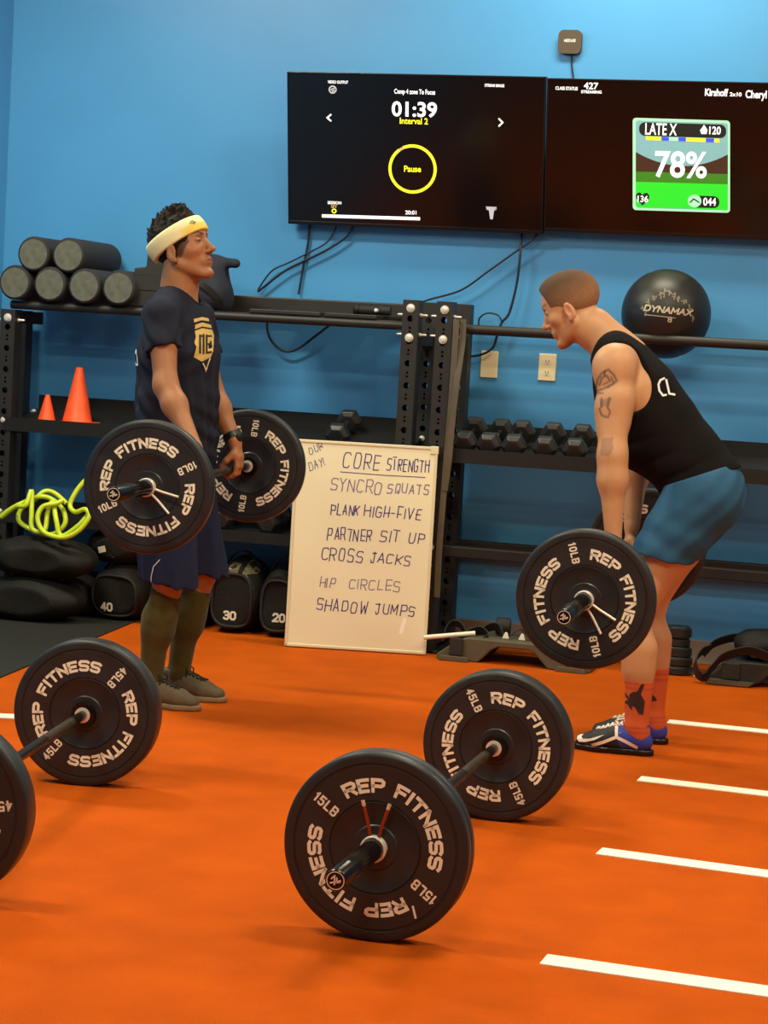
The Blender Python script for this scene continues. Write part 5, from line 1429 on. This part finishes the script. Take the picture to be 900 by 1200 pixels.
folds(sf, shirt_folds)
sf.plane(T1_((0, 0, .865)), (0, 0, -1))
sf.op(capsule(T1_((-.064, 0, 1.515)), T1_((-.040, 0, 1.68)), .069, .088), .006, 'sub')
sf.op(capsule(T1_((-.062, 0, 1.520)), T1_((-.008, 0, 1.545)), .062, .050), .006, 'sub')
o, V, F, bvs = finish('t_shirt', sf, 'shirt_navy', root1, 1)
# collar rib
q = []
for a in np.linspace(0, 2*math.pi, 41)[:-1]:
    d = Vector((math.cos(a), math.sin(a), 0)); c0 = Vector(T1_((-.060+.004*math.cos(a), 0, 1.545-.020*math.cos(a))))
    h, n, i, t = bvs.find_nearest(c0+d*.074); q.append(h+Vector((0, 0, .003)))
MB().tube(q, .0052, 8, closed=True).build('collar', 'shirt_navy', o, smooth=60)
# chest emblem
bvh_c[0] = Vector(T1_((0, 0, 1.3))); f_ = px_proj(bvs, .0016); zc = lambda l: [(80+x/3, 220+y/3) for x, y in l]
mb = MB(); polys_mb(mb, [zc([(440, 462), (470, 455), (492, 460), (494, 470), (468, 466), (442, 474)]), zc([(445, 482), (470, 474), (500, 482), (503, 494), (470, 488), (444, 498)]),
    zc([(444, 504), (470, 494), (505, 500), (511, 520), (508, 575), (498, 600), (482, 650), (470, 612), (440, 595), (450, 560), (443, 545), (448, 525)])], f_, 2.0)
em = mb.build('emblem', 'emblem_gold', o)
f_ = px_proj(bvs, .0026); mb = MB()
strokes_mb(mb, [zc([(462, 520), (462, 580)]), zc([(474, 518), (474, 582)]), zc([(462, 522), (474, 522)]), zc([(485, 520), (485, 580), (500, 578)]), zc([(485, 550), (497, 550)]), zc([(485, 522), (500, 522)])], 2.2, f_, 1.2)
polys_mb(mb, [zc([(466, 612), (498, 596), (482, 640)])], f_, 2.0); mb.build('emblem_lettering', 'lace_black', em)
f_ = px_proj(bvs, .0036); mb = MB(); strokes_mb(mb, [zc([(472, 618), (482, 640), (496, 600)])], 1.3, f_, 1.2); mb.build('emblem_edge', 'emblem_cream', em)
pf = projector(bvs, Vector(T1_((-.4, -.04, 1.30))), (0, 1, 0), (0, 0, 1), (1, 0, 0), .0016); mb = MB()
polys_mb(mb, [[(-.09, -.03), (.13, -.03), (.13, .03), (-.09, .03)]], pf, .015); mb.build('back_print', 'print_white', o)
# shorts
sf = Field(rng(O1[0]-.28, O1[0]+.26, .0056), rng(O1[1]-.32, O1[1]+.34, .0058), rng(.38, 1.02, .0056))
chain(sf, [T1_((-.055, 0, .97)), T1_((-.058, 0, .86)), T1_((-.055, 0, .78))], [(.172, .126), (.186, .135), (.186, .128)], .04)
for s, hem, rr_ in ((-1, (.008, -.112, .40), .104), (1, (.042, .120, .42), .104)):
    hz = .470 if s < 0 else .500
    sf.op(capsule(T1_((-.052, .092*s, .86)), T1_(hem), .122, rr_), .03, cut=(T1_((.01, 0, hz)), (-.16, 0, -1)))
folds(sf, lambda X, Y, Z: (.0040*np.sin((X-O1[0])*52+(Y-O1[1])*60+2.4*Z)+.0030*np.sin((X-O1[0])*95-(Y-O1[1])*72+6*Z))*np.clip((.92-Z)*3, 0, 1))
for s, hz in ((-1, .470), (1, .500)):
    pass
o, V, F, bv = finish('shorts', sf, 'shorts_navy', root1, 1)
bvh_c[0] = Vector(T1_((0, -.1, .6))); f_ = px_proj(bv, .0016); mb = MB()
strokes_mb(mb, [[(187, 656), (180, 664), (177.5, 676), (177, 690)]], .9, f_, 2.0); mb.build('side_stripe', 'print_white', o)
# socks, shoes
for s in (-1, 1):
    kf = Field(rng(O1[0]-.24, O1[0]+.13, .005), rng(O1[1]+an[s][1]-.1, O1[1]+an[s][1]+.1, .005), rng(.03, .50, .006))
    cf = lerp3(kn[s], an[s], .40); cf = (cf[0]-.018, cf[1], cf[2])
    kf.op(capsule(T1_(kn[s]), T1_(lerp3(kn[s], an[s], .5)), .060, .056), .03); kf.op(capsule(T1_(cf), T1_(an[s]), .0565, .042), .04)
    kf.op(capsule(T1_((an[s][0]-.01, an[s][1], .07)), T1_(an[s]), .042, .042), .02)
    kf.plane(T1_((kn[s][0], 0, .432)), (.42, 0, 1))
    finish('sock', kf, 'sock_olive', root1, 1)
    shoe(root1, T1_, -.140 if s < 0 else -.122, .288, an[s][1], 'shoe_grey', 'sole_tan')
# watch on the far wrist
wp = Vector(T1_(lerp3(el[1], wr[1], .90))); wd_ = (Vector(T1_(wr[1]))-Vector(T1_(el[1]))).normalized()
m = MB(); m.lathe([(-.012, .0345), (-.012, .0385), (.012, .0375), (.012, .0335)], wp, wd_, 28); o = m.build('watch', 'watch_black', root1, smooth=40)
MB().lathe([(0, .017), (.008, .017), (.010, .014), (.010, 0)], wp+Vector((.030, -.012, 0)), Vector((.92, -.39, 0)), 20).build('watch_face', 'watch_black', o, smooth=40)

# ---------------------------------------------------------------- the bending person
O2 = (-1.045, 7.43)
T2_ = lambda p: (O2[0]-p[0], O2[1]-p[1], p[2])
ax2 = (BAR2B-BAR2A).normalized()
def bar2(yl):
    t = (O2[1]-yl-BAR2A.y)/ax2.y; return BAR2A+ax2*t
root2 = thing('person', 'bending person in black tank top and blue shorts with a tattooed arm, lowering a barbell', 'person', (O2[0], O2[1], 0), 'people lifting barbells')
H2 = Head(T2_((.377, .0, 1.576)), math.radians(-23), math.radians(-3), 1.07, -1)
fl = Field(rng2([(O2[0]-.54, O2[0]-.30, .0036), (O2[0]-.30, O2[0]-.08, .0042), (O2[0]-.08, O2[0]+.32, .008)]), rng(O2[1]-.40, O2[1]+.36, .0048), rng2([(-.02, .28, .012), (.28, .60, .006), (.60, .84, .0042), (.84, 1.38, .0048), (1.38, 1.76, .0036)]))
spn = [(-.150, 0, .955), (-.060, 0, 1.060), (.040, 0, 1.172), (.118, 0, 1.280), (.180, 0, 1.375), (.222, 0, 1.425)]
spw = [(.160, .120), (.148, .118), (.158, .122), (.178, .116), (.150, .084), (.080, .062)]
chain(fl, [T2_(p) for p in spn], spw, .05)
fl.op(capsule(T2_((.205, 0, 1.415)), T2_((.315, 0, 1.505)), .066, .058), .03)
fl.op(capsule(T2_((.300, 0, 1.49)), T2_((.356, 0, 1.535)), .058, .058), .03)
fl.op(capsule(T2_((.150, .0, 1.42)), T2_((.275, 0, 1.52)), .046, .042), .05)
fl.op(ellipsoid(T2_((.155, 0, 1.283)), (.090, .140, .115)), .05)
add_head(fl, H2)
sh = {1: (.172, .195, 1.375), -1: (.172, -.195, 1.372)}
g2 = {1: bar2(.265), -1: bar2(-.165)}
gl = {s: (O2[0]-g2[s].x, O2[1]-g2[s].y, g2[s].z) for s in g2}
el = {1: (.150, .262, 1.060), -1: (.142, -.225, 1.055)}
wr = {s: (gl[s][0]+.022, gl[s][1], gl[s][2]+.112) for s in gl}
for s in (-1, 1):
    S_, E_, W_ = sh[s], el[s], wr[s]
    fl.op(ellipsoid(T2_((S_[0]+.004, S_[1]+.008*s, S_[2]-.015)), (.072, .062, .080)), .035)
    fl.op(capsule(T2_((.165, .09*s, 1.400)), T2_(S_), .062, .060), .04)
    m1 = lerp3(S_, E_, .42)
    fl.op(capsule(T2_(S_), T2_(m1), .062, .059), .03); fl.op(capsule(T2_(m1), T2_(E_), .059, .046), .02)
    fl.op(capsule(T2_((m1[0]+.012, m1[1], m1[2]-.03)), T2_((m1[0]+.010, m1[1], m1[2]-.09)), .050, .044), .03)
    fl.op(capsule(T2_((m1[0]-.018, m1[1], m1[2]+.02)), T2_((m1[0]-.014, m1[1], m1[2]-.06)), .050, .044), .03)
    f1 = lerp3(E_, W_, .28)
    fl.op(capsule(T2_(E_), T2_(f1), .046, .048), .04)
    fl.op(slab(T2_(f1), T2_(W_), (.046, .048), (.028, .034), (1, 0, 0)), .04)
    add_grip_hand(fl, g2[s], T2_(W_), s, tuple(ax2*1.0), (-1, 0, 0), .0150, 1.03)
hipj = {1: (-.150, .095, .930), -1: (-.150, -.095, .930)}
kn = {1: (.050, .125, .520), -1: (.040, -.135, .525)}
an = {1: (.026, .120, .095), -1: (.006, -.135, .095)}
for s in (-1, 1):
    chain(fl, [T2_(hipj[s]), T2_(lerp3(hipj[s], kn[s], .5)), T2_(kn[s])], [.100, .077, .059], .03)
    cf = lerp3(kn[s], an[s], .34); cf = (cf[0]-.020, cf[1], cf[2])
    fl.op(capsule(T2_(kn[s]), T2_(lerp3(kn[s], an[s], .5)), .054, .047), .03)
    fl.op(capsule(T2_(cf), T2_(an[s]), .052, .036), .05)
    fl.op(ellipsoid(T2_((kn[s][0]+.018, kn[s][1], kn[s][2])), (.048, .046, .055)), .03)
    fl.op(capsule(T2_((an[s][0]-.02, an[s][1], .05)), T2_((an[s][0]+.12, an[s][1], .045)), .035, .028), .02)
SK2 = (192, 142, 102)
z3 = lambda l: [(580+x/2.8125, 300+y/2.8125) for x, y in l]
TAT = [(z3([(330, 446), (338, 408), (352, 386), (374, 374), (392, 392), (402, 412), (384, 424), (352, 440), (330, 446)]), 1.3), (z3([(345, 425), (352, 402), (368, 394), (380, 412), (358, 424)]), 1.1), (z3([(362, 380), (360, 395)]), 1.2), (z3([(384, 400), (392, 420), (372, 434)]), 1.1),
       (z3([(344, 502), (352, 526), (372, 532), (380, 514), (372, 500)]), 1.1), (z3([(352, 470), (350, 498)]), 1.4), (z3([(376, 468), (372, 496)]), 1.4), (z3([(330, 462), (338, 452), (356, 452)]), 1.0)]
TATP = [z3([(344, 474), (386, 466), (378, 492), (350, 500)]), z3([(352, 602), (392, 596), (388, 640), (374, 662), (346, 656)])]
def col2(V):
    C = np.tile(np.array(lin(SK2)), (len(V), 1)); C = face_paint(C, H2, V, (140, 98, 66), (176, 96, 82), (60, 44, 36))
    q = H2.loc(V); d = np.linalg.norm(q-A3((.105, 0, -.036)), axis=1); C = paint(C, soft(d, .022, .03)*.25, (208, 116, 92))
    for sg in (-1, 1):
        d = np.linalg.norm(q-A3((-.010, .08*sg, -.012)), axis=1); C = paint(C, soft(d, .03, .03)*.25, (206, 118, 92))
    st = soft(np.abs(np.linalg.norm(q-A3((.06, 0, -.085)), axis=1)-.03), .02, .02)*(q[:, 0] > .01)*(q[:, 2] < -.045); C = paint(C, st*.14, (150, 100, 72))
    arm = (V[:, 1] < O2[1]-.19) & (V[:, 2] > .85) & (V[:, 2] < 1.42)
    P = pix(V)
    for pl, r in TAT: C = paint(C, soft(seg_d(P, pl), r, 1.0)*arm*.70, (62, 52, 50))
    for pl in TATP: C = paint(C, in_poly(P, pl)*arm*.42, (84, 70, 62))
    return C
finish('body', fl, 'skin', root2, 1, col2, .4)
# cropped hair
hf = Field(rng(H2.c[0]-.18, H2.c[0]+.18, .0036), rng(H2.c[1]-.13, H2.c[1]+.13, .0042), rng(H2.c[2]-.16, H2.c[2]+.18, .0036))
hf.op(H2.ell((-.0055, 0, .0345), (.1025, .0785, .0875)), .01)
hf.op(H2.ell((.034, 0, .050), (.0640, .0620, .0600)), .03)
hf.op(H2.ell((.135, 0, .002), (.083, .150, .104)), .008, 'sub')
hf.op(H2.ell((.046, 0, -.072), (.062, .150, .078)), .008, 'sub')
hf.op(H2.ell((.008, 0, -.090), (.060, .150, .062)), .012, 'sub')
hf.op(H2.ell((-.02, 0, -.130), (.150, .140, .062)), .01, 'sub')
def colh(V):
    q = H2.loc(V); C = np.tile(np.array(lin((82, 53, 28))), (len(V), 1))
    C = paint(C, np.clip((.075-q[:, 2]-.25*q[:, 0])/.085, 0, 1)*.92, (150, 106, 72)); return C
finish('hair', hf, 'hair_short', root2, 0, colh)
# tank top
tf = Field(rng(O2[0]-.36, O2[0]+.34, .0052), rng(O2[1]-.30, O2[1]+.30, .0056), rng(.84, 1.56, .0052))
chain(tf, [T2_(p) for p in [(-.180, 0, .915)]+spn], [(a+.013, b+.013) for a, b in [(.164, .118)]+spw], .05)
tf.op(ellipsoid(T2_((.160, 0, 1.280)), (.102, .150, .125)), .05)
tf.op(ellipsoid(T2_((.085, 0, 1.085)), (.105, .145, .085)), .06)
for s in (-1, 1): tf.op(capsule(T2_((.190, .085*s, 1.425)), T2_((.165, .13*s, 1.385)), .066, .070), .04)
def tank_folds(X, Y, Z):
    u = (-(X-O2[0]))*.62+Z*.78; v = (-(X-O2[0]))*-.78+Z*.62; y = Y-O2[1]
    f = np.sin(u*78+2.6*np.sin(v*9+1.0)+1.6*np.sin(y*10)); f = np.where(f > 0, f**2, -.35*f*f)
    return .0062*f*np.clip((1.22-Z)*5, 0, 1)*np.clip(.55+.45*np.sin(v*21+u*8), .1, 1)
folds(tf, tank_folds)
hemn = A3((-(-.62), 0, -.78))
tf.plane(T2_((-.115, 0, .978)), (.37, 0, -.93))
# arm openings and neck opening
for s in (-1, 1):
    tf.op(ellipsoid(T2_((.140, .215*s, 1.345)), (.118, .098, .150), A3(((math.cos(.35), 0, math.sin(.35)), (0, 1, 0), (-math.sin(.35), 0, math.cos(.35)))).T), .012, 'sub')
tf.op(ellipsoid(T2_((.285, 0, 1.475)), (.098, .092, .088)), .01, 'sub')
o, V, F, bvt = finish('tank_top', tf, 'tank_black', root2, 1)
bvh_c[0] = Vector(T2_((0, 0, 1.25))); f_ = px_proj(bvt, .0016); mb = MB()
strokes_mb(mb, [z3([(556, 404), (544, 410), (538, 424), (541, 444), (553, 460), (562, 458)])], 2.4, f_, 1.2); mb.build('lettering', 'print_white', o)
mb = MB(); strokes_mb(mb, [z3([(564, 410), (574, 454), (590, 457)])], 2.4, f_, 1.2); mb.build('lettering', 'print_white', o)
# shorts
sf = Field(rng(O2[0]-.24, O2[0]+.36, .0056), rng(O2[1]-.30, O2[1]+.30, .0058), rng(.60, 1.12, .0056))
chain(sf, [T2_((-.105, 0, 1.015)), T2_((-.150, 0, .955)), T2_((-.155, 0, .91))], [(.152, .112), (.164, .124), (.168, .126)], .04)
for s in (-1, 1):
    hd = A3(kn[s])-A3(hipj[s])
    sf.op(capsule(T2_((-.148, .095*s, .935)), T2_((.064, .126*s, .56)), .132, .092), .03, cut=(T2_((-.040, 0, .705)), (-(.16), 0, -1)))
folds(sf, lambda X, Y, Z: .0030*np.sin(((X-O2[0])*.35+Z)*62+(Y-O2[1])*18+1.5*np.sin((X-O2[0])*16))*np.clip((.93-Z)*6, 0, 1)+.0016*np.sin((X-O2[0])*60-Z*70+(Y-O2[1])*30))
sf.plane(T2_((-.115, 0, 1.000)), (-.37, 0, .93))
finish('shorts', sf, 'shorts_blue', root2, 1)
# socks
zs_ = lambda l: [(660+x/6.43, 760+y/6.43) for x, y in l]
for s in (1, -1):
    kf = Field(rng(O2[0]-.16, O2[0]+.10, .0045), rng(O2[1]-an[s][1]-.09, O2[1]-an[s][1]+.09, .0045), rng(.03, .34, .005))
    cf = lerp3(kn[s], an[s], .34); cf = (cf[0]-.020, cf[1], cf[2])
    kf.op(capsule(T2_(kn[s]), T2_(lerp3(kn[s], an[s], .5)), .060, .052), .03); kf.op(capsule(T2_(cf), T2_(an[s]), .0565, .042), .03)
    kf.op(capsule(T2_((an[s][0]-.01, an[s][1], .07)), T2_(an[s]), .043, .042), .02)
    kf.plane((0, 0, .268 if s > 0 else .285), (0, 0, 1))
    def cs(V):
        C = np.tile(np.array(lin((206, 98, 56))), (len(V), 1))
        for zt_ in (.262, .24, .10, .085): C = paint(C, soft(np.abs(V[:, 2]-zt_), .004, .004)*.35, (150, 52, 34))
        return C
    o, V, F, bv = finish('sock', kf, 'sock_orange', root2, 1, cs)
    bvh_c[0] = Vector(T2_((an[s][0], an[s][1], .2))); f_ = px_proj(bv, .0016); mb = MB()
    if s > 0:
        polys_mb(mb, [zs_([(500, 345), (520, 328), (560, 322), (585, 272), (612, 265), (600, 305), (585, 345), (614, 400), (602, 498), (570, 492), (540, 440), (518, 430), (520, 465), (500, 445), (488, 420), (446, 402), (492, 388), (455, 335), (462, 318), (500, 372)])], f_, 1.5)
    else:
        polys_mb(mb, [zs_([(636, 310), (660, 330), (700, 375), (706, 392), (640, 396)])], f_, 1.5)
    mb.build('animal_print', 'sock_print', o)
# trainers: black toes, blue heels
def shoecol(heel):
    def fn(V):
        x = O2[0]-V[:, 0]-heel; C = np.tile(np.array(lin((28, 27, 28))), (len(V), 1))
        return paint(C, soft(x, .128-.45*np.clip(.075-V[:, 2], 0, .1), .006), (46, 62, 164))
    return fn
for s, hl in ((1, -.036), (-1, -.052)):
    o, V, F, bv = shoe(root2, T2_, hl, .290, an[s][1], 'shoe_mix', 'tv_plastic', shoecol(hl), 'shoe_white', y_tilt=0)
    if s < 0: continue
    bvh_c[0] = Vector(T2_((.1, an[s][1], .05))); f_ = px_proj(bv, .0022)
    mb = MB(); strokes_mb(mb, [zs_([(150, 730), (215, 728), (300, 705), (400, 668)]), zs_([(400, 668), (470, 700), (550, 742)]), zs_([(402, 575), (402, 668)])], 3.6, f_, 1.6); mb.build('side_stripe', 'shoe_white', o)
    mb = MB(); polys_mb(mb, [zs_([(105, 682), (112, 660), (135, 648), (156, 648), (138, 664), (150, 682), (200, 680), (312, 650), (236, 690), (170, 704), (122, 702)])], f_, 2.0); mb.build('swoosh', 'shoe_white', o)
